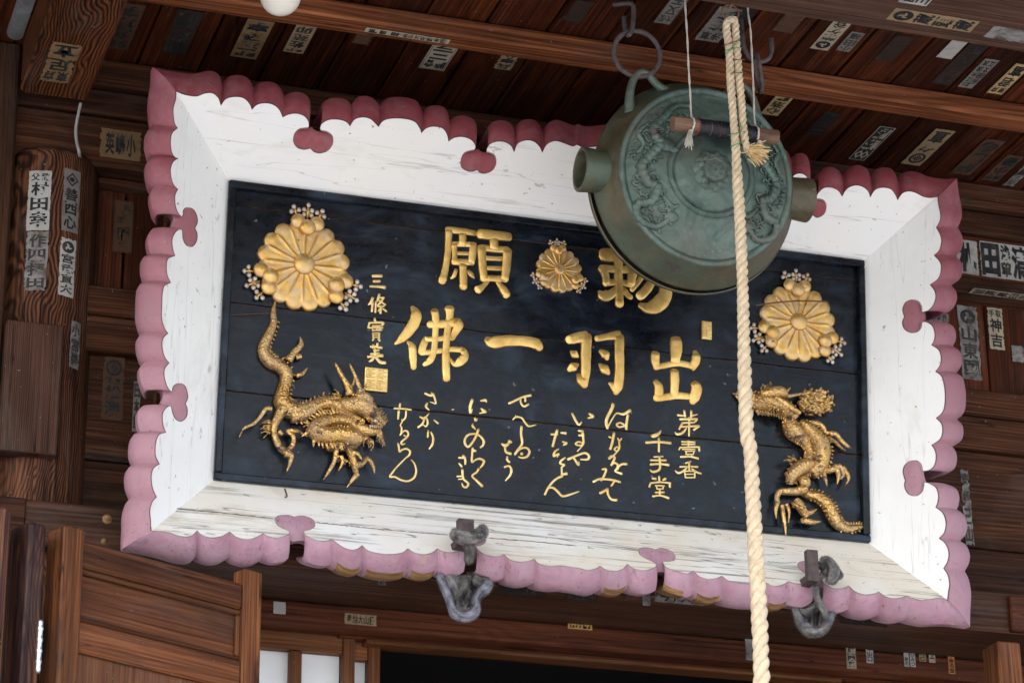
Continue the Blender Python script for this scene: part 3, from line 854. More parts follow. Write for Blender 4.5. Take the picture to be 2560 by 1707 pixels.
LEFT = [
 seg(k1, (1205,628),(1203,680),(1187,740),(1188,800),(1197,850),(1215,878)),
 seg(k1, (1215,878),(1180,910),(1168,960),(1172,1030),(1190,1070),(1218,1085)),
 seg(k1, (1218,1085),(1185,1110),(1168,1160),(1175,1230),(1195,1275),(1218,1295)),
 seg(k1, (1218,1295),(1198,1340),(1200,1400),(1215,1450),(1240,1480),(1254,1470),(1256,1440),(1280,1420),(1320,1430),(1345,1470),(1352,1520),(1335,1562)),
 seg(k4, (1335,31),(1350,70),(1345,120),(1318,155),(1280,150),(1255,110),(1250,70),(1246,44),(1220,42),(1190,75),(1178,120),(1185,180),(1198,218)),
 seg(k4, (1198,218),(1150,240),(1140,290),(1145,350),(1168,402)),
 seg(k4, (1168,402),(1125,425),(1112,480),(1108,570),(1108,650),(1125,710),(1150,748)),
 seg(k4, (1150,748),(1118,780),(1110,830),(1120,890),(1140,930),(1158,950)),
 seg(k4, (1158,950),(1128,990),(1125,1040),(1140,1100),(1162,1138),(1178,1142),(1183,1122),(1197,1100),(1230,1088),(1265,1105),(1282,1150),(1285,1190),(1270,1228)),
 seg(k4, (1270,1228),(1283,1270),(1275,1320),(1240,1350),(1205,1335),(1182,1290),(1172,1248),(1150,1248),(1120,1280),(1112,1320),(1118,1380),(1135,1425)),
 seg(k4, (1135,1425),(1090,1440),(1068,1490),(1063,1560),(1070,1600),(1092,1640)),
 seg(k7, (1085,80),(1045,110),(1030,160),(1035,230),(1050,275),(1065,305)),
 seg(k7, (1065,305),(1035,340),(1020,400),(1025,460),(1026,500),(1030,532)),
]
BOTTOM = [
 seg(k7, (1030,532),(1090,535),(1150,545),(1210,565),(1270,572),(1310,560),(1338,530)),
 seg(k7, (1338,530),(1370,560),(1430,578),(1490,573),(1530,555),(1560,538)),
 seg(k7, (1560,538),(1600,570),(1660,590),(1720,583),(1760,565),(1785,550)),
 seg(k7, (1785,550),(1830,572),(1880,578),(1930,568),(1963,548),(1955,530),(1920,515),(1882,490),(1868,455),(1890,430),(1940,425),(1970,428),(1998,437)),
 seg(k7, (1998,437),(2030,430),(2080,435),(2130,460),(2140,495),(2110,520),(2067,533),(2075,560),(2120,585),(2180,600),(2230,597),(2255,588)),
 seg(k7, (2255,588),(2295,620),(2345,650),(2395,662),(2435,650),(2458,630)),
 seg(k8, (148,630),(190,665),(260,685),(350,690),(420,680),(460,652)),
 seg(k8, (460,652),(500,678),(560,692),(620,682),(660,652)),
 seg(k8, (660,652),(700,672),(760,678),(810,665),(845,640),(825,625),(780,610),(747,578),(745,548),(775,530),(820,522),(865,530)),
 seg(k8, (865,530),(900,521),(950,535),(990,570),(985,610),(950,630),(922,636),(937,660),(980,690),(1040,705),(1085,702),(1112,690)),
 seg(k8, (1112,690),(1150,725),(1210,742),(1270,738),(1318,722)),
 seg(k8, (1318,722),(1350,755),(1420,770),(1500,768),(1550,775),(1620,785),(1680,798),(1730,790),(1765,770)),
 seg(k8, (1765,770),(1810,798),(1870,805),(1920,790),(1952,758)),
 seg(k8, (1952,758),(1990,785),(2050,800),(2100,795),(2146,772),(2130,745),(2080,720),(2037,692),(2028,660),(2060,645),(2110,650),(2140,660)),
 seg(k8, (2140,660),(2180,650),(2240,665),(2275,700),(2270,728),(2230,738),(2197,740),(2205,770),(2250,795),(2310,812),(2360,822),(2397,803)),
 seg(k9, (88,803),(130,840),(190,860),(250,852),(283,838)),
 seg(k9, (283,838),(330,870),(400,885),(480,890),(540,888),(580,882)),
 seg(k9, (580,882),(630,905),(690,900),(735,875)),
 seg(k9, (735,875),(790,890),(850,885),(903,848),(870,830),(822,800),(797,768),(810,745),(845,738),(865,748)),
 seg(k9, (865,748),(890,738),(935,745),(980,765),(1010,800),(1000,840),(965,860),(985,890),(1040,922),(1100,922),(1145,905)),
 seg(k9, (1145,905),(1190,945),(1250,965),(1310,960),(1350,945)),
 seg(k9, (1350,945),(1390,975),(1440,990),(1500,985),(1540,972)),
 seg(k9, (1540,972),(1580,990),(1640,1003),(1700,995),(1750,990),(1815,1000)),
]
RIGHTC = [
 seg(k3, (1760,1348),(1765,1400),(1778,1460),(1775,1510),(1750,1556)),
 seg(k6, (1750,25),(1775,70),(1785,120),(1770,180),(1735,215)),
 seg(k6, (1735,215),(1775,260),(1783,310),(1765,370),(1708,415)),
 seg(k6, (1708,415),(1740,460),(1745,510),(1725,560),(1692,592),(1652,600),(1650,580),(1645,555),(1625,528),(1585,517),(1540,535),(1520,580),(1525,615),(1532,632)),
 seg(k6, (1532,632),(1518,670),(1530,715),(1570,743),(1615,740),(1645,710),(1653,672),(1690,674),(1725,700),(1740,750),(1735,795),(1718,828)),
 seg(k6, (1718,828),(1765,860),(1782,910),(1775,965),(1745,1008)),
 seg(k6, (1745,1008),(1785,1040),(1803,1100),(1810,1170),(1805,1250),(1785,1295),(1748,1325)),
 seg(k6, (1748,1325),(1785,1365),(1792,1420),(1775,1470),(1718,1510)),
 seg(k6, (1718,1510),(1742,1550),(1748,1600),(1735,1650),(1703,1680),(1658,1686),(1650,1665),(1640,1635),(1605,1615),(1560,1624),(1530,1655),(1522,1695),(1532,1738)),
 seg(k9, (1530,180),(1522,230),(1545,280),(1590,298),(1635,275),(1652,230),(1657,207),(1690,212),(1735,240),(1752,290),(1748,340),(1735,375)),
 seg(k9, (1735,375),(1780,410),(1803,470),(1795,540),(1758,585)),
 seg(k9, (1758,585),(1800,620),(1823,680),(1815,740),(1788,788)),
 seg(k9, (1788,788),(1815,830),(1828,890),(1820,950),(1815,1000)),
]
def outline(segs, n=5):
    out = []; cusp = []
    for i, s in enumerate(segs):
        c = cr(s, n)
        if i: c = c[1:]
        out += c; cusp.append(len(out)-1)
    return np.array(out), cusp
def lerp_off(pts, keys):
    """pixel offsets from the painted face to the outer rim, interpolated along the rail"""
    d = np.concatenate(([0], np.cumsum(np.linalg.norm(np.diff(pts, axis=0), axis=1)))); d /= d[-1]
    # progress measured along the rail's own direction, so that keyholes move with their neighbours
    ax = pts[-1]-pts[0]; t = np.clip(((pts-pts[0])@ax)/np.dot(ax, ax), 0, 1)
    ks = np.array([k[0] for k in keys]); 
    return np.stack([np.interp(t, ks, [k[1][i] for k in keys]) for i in (0, 1)], 1)
RAILS = [
 ('TOP', TOP, inn[0], inn[1], 'white_top', 'pink_top', [(0, (-59,-61)), (.022, (-8,-57)), (.05, (4,-55)), (.955, (1,-51)), (.978, (12,-50)), (1, (49,-47))]),
 ('RIGHT', RIGHTC, inn[1], inn[2], 'white_side', 'pink_right', [(0, (49,-47)), (.035, (54,-14)), (.08, (55,1)), (.5, (53,3)), (.92, (54,6)), (.96, (55,24)), (1, (57,68))]),
 ('BOTTOM', BOTTOM, inn[3], inn[2], 'white_bottom', 'pink_bottom', [(0, (-72,45)), (.02, (-26,58)), (.045, (-2,64)), (.5, (0,60)), (.955, (-2,59)), (.98, (16,64)), (1, (57,68))]),
 ('LEFT', LEFT, inn[0], inn[3], 'white_side', 'pink_left', [(0, (-59,-61)), (.045, (-60,-20)), (.09, (-62,-6)), (.5, (-62,-4)), (.93, (-64,0)), (.97, (-68,18)), (1, (-72,45))]),
]
DF = .012
def pix(p):
    q = p-CL; r3 = [loc3(RIGHT), loc3(UP), loc3(FWD)]
    z = np.dot(q, r3[2]); return (PC[0]+FPX*np.dot(q, r3[0])/z, PC[1]-FPX*np.dot(q, r3[1])/z)
def earclip(P):
    """triangles of a simple polygon, plain ear clipping"""
    n = len(P); idx = list(range(n))
    ar = sum(P[i][0]*P[(i+1) % n][1]-P[(i+1) % n][0]*P[i][1] for i in range(n))
    if ar < 0: idx.reverse()
    cross = lambda o, a, b: (a[0]-o[0])*(b[1]-o[1])-(a[1]-o[1])*(b[0]-o[0])
    out = []; guard = 0
    while len(idx) > 3 and guard < 20000:
        m_ = len(idx); done = False
        for i in range(m_):
            guard += 1
            a, b, c = idx[i-1], idx[i], idx[(i+1) % m_]
            if cross(P[a], P[b], P[c]) <= 1e-9: continue
            ok = True
            for q in idx:
                if q in (a, b, c): continue
                if cross(P[a], P[b], P[q]) >= -1e-9 and cross(P[b], P[c], P[q]) >= -1e-9 and cross(P[c], P[a], P[q]) >= -1e-9:
                    ok = False; break
            if ok:
                out.append((c, b, a)); idx.pop(i); done = True; break
        if not done:
            idx.pop(min(range(m_), key=lambda i: abs(cross(P[idx[i-1]], P[idx[i]], P[idx[(i+1) % m_]]))))
    out.append(tuple(idx[::-1]))
    return out
for nm, segs, ia, ib, wm, pm, keys in RAILS:
    P2, cusp = outline(segs)
    # plane of the sloping face: inner edge plus the outer tips a little in front of the rim
    a3, b3 = B(*P2[0], DF), B(*P2[-1], DF)
    nrm = np.cross(ib-ia, (a3+b3)/2-(ia+ib)/2); nrm /= np.linalg.norm(nrm)
    if nrm[1] > 0: nrm = -nrm
    face = np.array([Bpl(*p, (ia+ib)/2, nrm) for p in P2])
    face[0] = a3; face[-1] = b3
    # white face
    V = [tuple(p) for p in face]+[tuple(ib), tuple(ia)]
    n = len(face)
    # cut into triangles within the photograph's own outline, so that every notch stays open
    ip = [pix(p) for p in (ib, ia)]
    v = np.array(V); f = earclip([tuple(p) for p in P2]+ip)
    rail = sraw('frame_rail', v, f, M[wm])
    if nm == 'BOTTOM':                                   # open glue joints along the weathered lower rail
        for pts, w_ in ((seg(k7, (1180,383),(1500,412),(1860,452)), .0011), (seg(k7, (2140,478),(2337,497))+seg(k8, (200,517),(480,542),(735,562)), .0012), (seg(k8, (1000,582),(1300,606),(1610,637)), .0012), (seg(k9, (590,742),(700,752),(790,748)), .0008)):
            q = [Bpl(*p, (ia+ib)/2, nrm) for p in cr(pts, 10)]
            V2 = []
            for i_, c_ in enumerate(q):
                t_ = w_*(.5+.5*abs(math.sin(i_*1.3)))*(.3 if i_ in (0, len(q)-1) else 1)
                jz = .0006*math.sin(i_*2.1)
                for sg in (-1, 1): V2.append(c_+nrm*.0006+np.array([0, 0, sg*t_+jz]))
            sraw('open_joint', V2, [(2*i_, 2*i_+1, 2*i_+3, 2*i_+2) for i_ in range(len(q)-1)], M['plankedge'], rail)
    # painted scalloped edge: from the face outwards and back
    off = lerp_off(P2, keys)
    outer = np.array([B(*(p+o), -.030) for p, o in zip(P2, off)])
    cset = set(cusp[:-1])
    K = [0.0, .045, .18, .4, .65, .80, 1.0]
    V = []; F = []
    for t in K:
        for i in range(n):
            q = face[i]*(1-t)+outer[i]*t
            q = q+np.array([0, -.010*math.sin(math.pi*min(1, t*1.0))**.8, 0])
            if t == 0: q = q+np.array([0, -.0015, 0])
            V.append(q)
    for i in range(n):                                  # back rim
        q = outer[i]+np.array([0, .030, 0]); V.append(q)
    for i in range(n):
        q = outer[i]*.8+face[i]*.2+np.array([0, .075, 0]); V.append(q)
    R_ = len(K)+2
    for j in range(R_-1):
        for i in range(n-1):
            F.append((j*n+i, j*n+i+1, (j+1)*n+i+1, (j+1)*n+i))
    fm = []
    for j in range(R_-1):
        for i in range(n-1):
            q = 2 if j == 0 else 0  # first ring: narrow darker strip between white and pink
            if nm == 'BOTTOM':
                li = next(k for k, c in enumerate(cusp) if i < c); l0 = cusp[li-1] if li else 0
                mid = abs((i+.5-l0)/(cusp[li]-l0)-.5) < .36
                if j >= len(K)-2 and li in (5, 6, 7, 12, 14, 15, 17) and mid: q = 1
            fm.append(q)
    ed = sraw('scalloped_edge', V, F, None, rail, True, mats=[M[pm], M['edgewood'], M['brownline' if nm == 'BOTTOM' else 'roseline']], fmat=fm)
    sh = ed.modifiers.new('edge', 'EDGE_SPLIT'); sh.split_angle = math.radians(38)

# back boards closing the frame from behind
v, f = boxg(-1.02, 1.02, DI+.05, DI+.075, -.53, .53, .004)
sraw('back_board', v, f, M['wallx'])
# planks of the lettered board, with open joints
BY = DI+.008                                            # plank surface
def zline(p, q):                                        # joint as height at the board's two ends
    a_, b2 = B(*p, -BY), B(*q, -BY)
    s = (b2[2]-a_[2])/(b2[0]-a_[0])
    return a_[2]+s*(-IW/2-a_[0]), a_[2]+s*(IW/2-a_[0])
jl = [(IH/2+IOZ,)*2, zline((590, 514), (2022, 690)), zline((590, 758), (1880, 906)), zline((960, 1016), (2180, 1140)), (-IH/2+IOZ,)*2]
for k in range(4):
    (ta, tb), (ba, bb) = jl[k], jl[k+1]
    gtop = .0 if k == 0 else .0012; gb = .0 if k == 3 else .0012
    xa, xb = -IW/2+.002, IW/2-.002
    dy = (.0, .0015, -.0005, .001)[k]
    xs = np.linspace(xa, xb, 40)
    V = []; F = []
    wob = lambda x, s: .0006*math.sin(x*23+s)+.0005*math.sin(x*61+s*2)
    for x in xs:
        u = (x+IW/2)/IW
        zt_ = ta+(tb-ta)*u-gtop+wob(x, k); zb_ = ba+(bb-ba)*u+gb+wob(x, k+1)
        for y, z in ((BY+dy+.022, zt_), (BY+dy+.0015, zt_), (BY+dy, zt_-.0014), (BY+dy, (zt_+zb_)/2), (BY+dy, zb_+.0014), (BY+dy+.0015, zb_), (BY+dy+.022, zb_)):
            V.append((x, y, z))
    for i in range(39):
        for j in range(6):
            F.append((i*7+j, i*7+j+1, (i+1)*7+j+1, (i+1)*7+j))
    fm = [1 if j in (0, 1, 5) and i % 40 not in () else 0 for i in range(39) for j in range(6)]
    sraw('plank', V, F, None, mats=[M['lacquer'], M['plankedge']], fmat=fm)
v, f = boxg(-IW/2, IW/2, BY+.0235, BY+.03, -IH/2+IOZ, IH/2+IOZ, 0)
sraw('board_backing', v, f, M['void'])
# black moulding round the board
mw = .019
z0_, z1_ = -IH/2+IOZ, IH/2+IOZ
for a in ((-IW/2, IW/2, z1_-mw, z1_), (-IW/2, IW/2, z0_, z0_+mw), (-IW/2, -IW/2+mw, z0_+mw+.0005, z1_-mw-.0005), (IW/2-mw, IW/2, z0_+mw+.0005, z1_-mw-.0005)):
    v, f = boxg(a[0], a[1], DI-.014, BY+.012, a[2], a[3], .003)
    sraw('moulding', v, f, M['lacquer'])

# ------------------------------------------------------------------ gold lettering
def relief(strokes, k, sc, hmax=.0075, ratio=.30, sink=.0008, step=4, lift0=0.0, wide=1.16):
    """rounded raised strokes: each (x, y, width) in crop pixels"""
    parts = []
    for si, st in enumerate(strokes):
        pts = cr([np.array(p, float) for p in st], step)
        P = []; W = []
        for q in pts:
            px, py = k(q[0], q[1]); p = B(px, py, -BY)
            p2 = B(px+max(q[2], 4)/sc/2, py, -BY)
            P.append(p); W.append(abs(p2[0]-p[0])*wide)
        P = np.array(P); W = np.array(W)
        # rounded ends
        if len(P) < 2: continue
        d0 = P[0]-P[1]; d0 /= np.linalg.norm(d0)+1e-9; d1 = P[-1]-P[-2]; d1 /= np.linalg.norm(d1)+1e-9
        head = [(P[0]+d0*W[0]*c, W[0]*math.sqrt(max(1-(c/.75)**2, .02))) for c in (.7, .5, .25)]
        tail = [(P[-1]+d1*W[-1]*c, W[-1]*math.sqrt(max(1-(c/.75)**2, .02))) for c in (.25, .5, .7)]
        PP = np.array([h[0] for h in head]+list(P)+[t[0] for t in tail]); WW = np.array([h[1] for h in head]+list(W)+[t[1] for t in tail])
        T = np.gradient(PP, axis=0); T[:, 1] = 0; T /= np.linalg.norm(T, axis=1)[:, None]+1e-9
        S = np.stack([-T[:, 2], T[:, 0]*0, T[:, 0]], 1)
        m = 9; V = []; F = []
        jit = 1+.03*math.sin(si*2.3)
        for i in range(len(PP)):
            w = WW[i]*(1+.03*math.sin(i*1.7+si)); h = min(ratio*w*2, hmax)*jit*(1 if 2 < i < len(PP)-3 else .8)
            for j in range(m):
                a = math.pi*j/(m-1)
                x = -math.cos(a); 
                hh = h*(max(math.sin(a), 0)**.22)
                V.append(PP[i]+S[i]*x*w+np.array([0, sink-hh-lift0-.0003*(si % 5), 0]))
        for i in range(len(PP)-1):
            for j in range(m-1):
                F.append((i*m+j, i*m+j+1, (i+1)*m+j+1, (i+1)*m+j))
        F.append(tuple(range(m))); F.append(tuple((len(PP)-1)*m+j for j in range(m-1, -1, -1)))
        parts.append((V, F))
    return merge(parts)
def letter(name, k, sc, strokes, mat='gold', **kw):
    v, f = relief(strokes, k, sc, **kw)
    o = sraw(name, v, f, M[mat], None, True)
    e = o.modifiers.new('edge', 'EDGE_SPLIT'); e.split_angle = math.radians(60)
    return o
A = crop(1080, 540, 5.88)
letter('carved_character', A, 5.88, [
 [(225,205,85),(430,225,85),(625,255,75)], [(245,215,95),(238,400,88),(222,600,88),(188,800,88),(155,930,105),(140,965,95)],
 [(448,270,92),(444,420,95)], [(320,420,80),(330,560,72),(325,690,80)], [(600,420,90),(592,560,98),(575,690,85)],
 [(315,415,70),(470,418,70),(610,425,75)], [(340,548,52),(560,555,52)], [(315,678,85),(590,685,82)],
 [(450,720,98),(455,900,103),(456,1050,100)], [(350,800,52),(322,880,52),(278,920,22)], [(535,812,45),(572,860,68),(618,908,22)],
 [(705,268,135),(920,290,125),(1130,310,110)], [(905,340,108),(905,470,112)],
 [(722,470,112),(735,700,108),(758,930,100)], [(1105,510,112),(1088,740,112),(1062,940,98)],
 [(720,470,85),(920,490,85),(1110,505,90)], [(760,622,62),(1050,632,60)], [(770,768,60),(1050,776,60)], [(770,915,80),(1060,930,85)],
 [(820,965,42),(742,1040,72),(668,1090,108)], [(955,965,45),(1030,1060,92),(1085,1150,108),(1080,1180,72)]])
Bc = crop(960, 740, 4.9)
letter('carved_character', Bc, 4.9, [
 [(345,135,40),(390,220,112),(370,320,122),(300,430,112),(210,530,80),(125,595,14)], [(290,560,34),(340,620,82),(350,750,85),(360,880,62)],
 [(555,352,82),(700,350,88),(870,325,100)], [(880,330,120),(905,365,110),(860,460,72),(825,520,66)], [(505,532,58),(640,530,58),(835,508,66)],
 [(515,520,64),(480,600,82),(452,690,72)], [(455,698,60),(620,682,58),(800,656,58),(960,662,66)], [(965,665,70),(985,740,90),(930,805,92),(860,835,60),(805,760,22)],
 [(615,190,88),(630,300,80),(622,500,66),(606,680,70),(560,790,70),(490,842,44)], [(795,160,108),(800,250,80),(775,400,76),(757,600,76),(752,800,86),(760,1020,80)]])
letter('carved_character', Bc, 4.9, [[(1265,535,80),(1325,572,128),(1500,550,122),(1700,556,112),(1850,585,122),(1905,635,88)]])
Cc = crop(1380, 560, 5.6)
letter('carved_character', Cc, 5.6, [
 [(720,432,160),(850,440,158),(1060,452,165)], [(930,400,108),(925,700,100),(935,900,102),(940,1130,102)],
 [(690,622,88),(930,642,90),(1165,640,100)], [(690,622,92),(742,720,92),(752,840,80)], [(1150,640,108),(1112,740,110),(1102,850,90)], [(745,830,86),(930,815,70),(1110,852,88)],
 [(885,925,80),(800,1000,118),(710,1000,135),(660,950,46)], [(1000,930,78),(1060,1000,70),(1105,1030,58)],
 [(1270,705,80),(1200,820,60),(1115,925,56)], [(1265,722,66),(1400,790,66),(1540,850,58)], [(1400,800,98),(1320,920,110),(1225,1015,108)],
 [(1580,860,130),(1580,1000,168),(1480,1130,188),(1350,1180,140),(1235,1140,66)]])
Dc = crop(1380, 800, 5.6)
letter('carved_character', Dc, 5.6, [
 [(235,280,110),(350,252,130),(470,230,130)], [(480,235,130),(470,450,126),(466,700,116),(450,920,80)], [(370,770,55),(405,850,110),(450,920,76)],
 [(265,442,36),(310,480,98),(362,515,34)], [(360,622,40),(290,660,108),(238,698,60)],
 [(625,262,76),(750,238,82),(930,212,110)], [(940,240,112),(936,450,116),(940,700,112),(920,920,118),(888,1020,66)], [(800,885,34),(850,920,86),(890,985,90)],
 [(675,434,50),(742,490,108),(768,545,50)], [(665,622,34),(730,690,118),(786,745,56)]])
letter('carved_character', Dc, 5.6, [
 [(1730,285,136),(1735,400,150),(1716,580,112)], [(1440,478,108),(1440,580,102),(1460,670,80)], [(1445,662,68),(1560,640,72),(1720,610,76),(1850,620,76),(1980,655,80)], [(2000,446,58),(2010,520,108),(1990,620,100),(1972,692,44)],
 [(1708,730,108),(1710,880,110),(1700,1050,92)], [(1452,868,80),(1490,950,110),(1482,1095,100)], [(1455,1092,98),(1600,1080,86),(1750,1060,86),(1950,1075,80)], [(1990,898,98),(2020,960,128),(1990,1080,128),(1962,1150,78)]])
Ec = crop(880, 660, 4.612)
fine = dict(mat='gold_fine', hmax=.0050, ratio=.34, sink=.0005, wide=1.08)
letter('carved_character', Ec, 4.612, [[(240,140,32),(340,138,34)], [(250,200,30),(320,200,28)], [(208,260,26),(300,262,28),(378,272,38)]], **fine)
letter('carved_character', Ec, 4.612, [[(240,390,30),(212,450,28),(188,470,12)], [(238,430,24),(228,548,24)], [(275,430,22),(268,558,22)], [(315,350,25),(300,400,28),(290,430,18)], [(312,390,18),(370,390,20)], [(362,392,20),(330,440,24),(292,480,14)], [(310,420,18),(385,470,20)], [(300,490,18),(370,485,20)], [(335,480,22),(326,568,24)], [(320,510,15),(302,545,15)], [(350,510,18),(395,545,24)]], **fine)
letter('carved_character', Ec, 4.612, [[(262,625,24),(265,660,28)], [(200,682,24),(186,735,22)], [(195,680,22),(280,676,24),(358,680,28),(345,708,18)], [(235,715,18),(330,715,18)], [(190,736,18),(352,735,22)], [(235,765,16),(345,760,18)], [(240,715,14),(236,765,14)], [(322,715,14),(322,765,14)], [(283,715,14),(282,765,14)], [(240,790,20),(245,860,20)], [(315,790,20),(310,860,20)], [(240,795,16),(318,795,16)], [(240,820,13),(315,820,13)], [(245,845,13),(310,845,13)], [(250,865,20),(236,882,18)], [(300,865,20),(320,886,24)]], **fine)
letter('carved_character', Ec, 4.612, [[(215,952,26),(280,955,28),(342,965,30)], [(245,930,24),(240,972,20)], [(295,915,28),(282,960,24)], [(252,1000,20),(312,990,20)], [(215,1038,20),(312,1026,20)], [(182,1070,26),(260,1060,30),(350,1055,38)], [(268,965,24),(262,1060,28)], [(260,1062,30),(230,1105,30),(198,1125,18)], [(272,1070,30),(320,1130,38),(382,1140,34)]], **fine)
Fc = crop(1600, 1000, 6.033)
letter('carved_character', Fc, 6.033, [[(570,228,32),(688,236,24)], [(665,160,32),(678,250,28)], [(770,160,32),(770,290,30)], [(762,240,25),(868,215,16)], [(602,290,32),(862,285,32)], [(860,287,28),(835,320,25),(790,345,20)], [(632,345,28),(822,335,26)], [(640,342,28),(590,438,28)], [(602,402,28),(890,390,30)], [(888,390,34),(810,450,30)], [(740,262,32),(738,540,26)], [(700,420,24),(640,490,34),(562,515,34),(525,482,15)]], **fine)
letter('carved_character', Fc, 6.033, [[(630,625,25),(828,632,25)], [(730,610,22),(730,690,22)], [(632,665,22),(828,665,20)], [(600,715,24),(760,706,24),(898,706,26)], [(602,715,24),(586,748,20)], [(890,706,30),(895,766,26)], [(640,740,18),(828,738,18)], [(682,770,18),(828,765,18)], [(690,770,18),(700,815,18)], [(815,765,18),(802,815,18)], [(690,815,16),(810,815,16)], [(725,825,18),(720,855,18)], [(780,825,18),(776,850,18)], [(612,855,28),(760,852,26),(876,880,34)]], **fine)
letter('carved_character', Fc, 6.033, [[(768,922,18),(692,948,24)], [(740,930,28),(742,1068,26)], [(602,1005,22),(718,1000,22)], [(772,1000,22),(868,1006,28)], [(710,1012,22),(640,1075,28),(572,1098,30),(528,1062,15)], [(780,1030,22),(850,1082,26),(922,1106,24)], [(670,1066,20),(685,1168,20)], [(825,1066,22),(825,1168,22)], [(672,1070,18),(825,1068,18)], [(680,1116,16),(825,1116,16)], [(682,1165,18),(828,1165,18)]], **fine)
letter('carved_character', Fc, 6.033, [[(325,448,10),(270,512,44),(195,540,58),(172,528,30)], [(92,640,38),(270,630,34),(462,648,40)], [(283,572,32),(283,776,28)]], **fine)
letter('carved_character', Fc, 6.033, [[(212,855,20),(348,848,22)], [(158,905,24),(392,906,28)], [(158,970,34),(290,960,28),(432,978,34)], [(290,850,28),(300,970,30),(284,1050,32),(192,1082,34),(148,1048,15)]], **fine)
letter('carved_character', Fc, 6.033, [[(287,1148,30),(290,1230,28)], [(187,1180,30),(240,1185,28)], [(385,1182,34),(347,1204,26)], [(152,1252,26),(300,1236,24),(458,1250,26)], [(156,1252,26),(137,1308,26)], [(446,1252,30),(450,1308,28)], [(232,1285,20),(368,1290,20)], [(246,1286,20),(256,1338,20)], [(350,1290,20),(346,1338,20)], [(250,1338,18),(350,1338,18)], [(296,1342,26),(300,1440,26)], [(232,1390,24),(364,1388,24)], [(192,1450,26),(300,1436,26),(428,1476,34)]], **fine)
Gc = crop(960, 960, 6.03)
kana = dict(mat='gold_fine', hmax=.0045, ratio=.36, sink=.0005, wide=1.08)
letter('carved_kana', Gc, 6.03, [[(152,365,26),(280,370,25),(408,386,30)], [(242,292,30),(236,350,30)], [(222,390,36),(210,525,26)], [(330,390,28),(322,500,26),(268,560,22),(275,525,18)], [(275,565,18),(245,620,22),(265,665,24),(255,740,22),(236,772,14)]], **kana)
letter('carved_kana', Gc, 6.03, [[(245,765,20),(300,705,22),(350,710,28),(366,760,28),(330,812,28),(262,870,28),(272,905,28),(318,895,18)], [(300,772,20),(330,782,16)]], **kana)
letter('carved_kana', Gc, 6.03, [[(212,892,28),(225,960,28),(235,1015,30),(270,990,24),(335,972,28),(390,1010,30),(378,1070,28),(330,1110,20),(255,1185,22),(180,1262,22),(120,1340,26),(86,1396,26),(160,1396,26),(260,1445,30),(360,1460,28),(450,1410,32),(485,1310,26),(460,1200,22),(412,1138,14)]], **kana)
letter('carved_kana', Gc, 6.03, [[(618,140,32),(690,170,34),(750,160,44)], [(715,125,20),(755,190,30),(780,290,26),(735,280,18),(692,266,14)], [(650,288,30),(630,340,34),(678,392,20)]], **kana)
letter('carved_kana', Gc, 6.03, [[(542,490,28),(602,515,34),(680,442,16)], [(610,522,28),(575,600,30),(512,652,26)], [(600,500,28),(648,530,26),(655,600,28),(626,638,22),(592,612,18)], [(752,542,20),(812,592,30)]], **kana)
letter('carved_kana', Gc, 6.03, [[(666,698,26),(658,798,30)], [(705,722,26),(738,800,32),(730,900,32),(682,976,22)]], **kana)
letter('paint_fleck', Gc, 6.03, [[(1025,385,20),(1075,374,12)]], **kana)
Hc = crop(1120, 960, 5.6)
letter('carved_kana', Hc, 5.6, [[(340,218,38),(310,310,40),(312,405,30),(343,345,16)], [(455,235,16),(518,225,38),(535,250,22)], [(462,342,24),(500,375,42),(525,385,34)], [(442,408,14),(530,388,32)]], **kana)
letter('carved_kana', Hc, 5.6, [[(375,472,28),(386,512,28),(408,482,20)], [(345,552,20),(346,590,34),(383,632,18)], [(425,630,34),(390,730,32),(330,830,30),(275,878,30),(236,830,34),(236,770,32),(280,712,30),(370,695,28),(440,722,30),(495,790,34),(490,850,30),(452,888,20)]], **kana)
letter('carved_kana', Hc, 5.6, [[(345,892,28),(336,1000,28),(336,1090,28),(380,1060,22),(440,1042,28),(500,1072,32),(490,1120,30),(452,1168,18)], [(355,930,40),(388,934,28)]], **kana)
letter('carved_kana', Hc, 5.6, [[(430,1182,30),(400,1230,26),(338,1284,26),(400,1350,30),(478,1426,38)]], **kana)
letter('carved_kana', Hc, 5.6, [[(152,1030,25),(240,1030,30)], [(210,1000,34),(240,1060,30),(240,1122,24)], [(152,1106,25),(190,1154,30)]], **kana)
letter('carved_kana', Hc, 5.6, [[(200,1192,32),(206,1280,28),(225,1335,26),(284,1390,30),(255,1442,28),(212,1430,22),(196,1385,18)], [(128,1290,20),(210,1285,24)], [(146,1330,15),(210,1325,20)]], **kana)
letter('carved_kana', Hc, 5.6, [[(852,270,30),(950,225,28),(1050,180,28),(1158,156,34)], [(1015,212,22),(1018,260,26),(1060,312,30),(1128,282,28)], [(1080,172,25),(1080,242,26)]], **kana)
letter('carved_kana', Hc, 5.6, [[(908,498,16),(950,460,22),(1030,472,26),(1080,540,28),(1130,588,26),(1235,567,12)], [(950,432,12),(938,470,14)]], **kana)
letter('carved_kana', Hc, 5.6, [[(1028,592,34),(1022,700,32),(1036,830,30),(980,910,26),(932,988,26),(1000,912,24),(1090,890,28),(1140,940,30),(1110,1010,28),(1040,1030,26),(988,1016,20)], [(1025,972,40),(1036,976,40)]], **kana)
letter('carved_kana', Hc, 5.6, [[(852,800,40),(886,812,30)], [(856,826,24),(800,860,48),(752,835,24)], [(795,880,30),(810,950,30),(876,975,38)], [(830,1010,18),(826,1060,30),(858,1092,28)]], **kana)
letter('carved_kana', Hc, 5.6, [[(792,1160,24),(850,1142,26),(885,1190,32),(870,1270,30),(804,1350,15)]], **kana)
Ic = crop(1340, 980, 5.6)
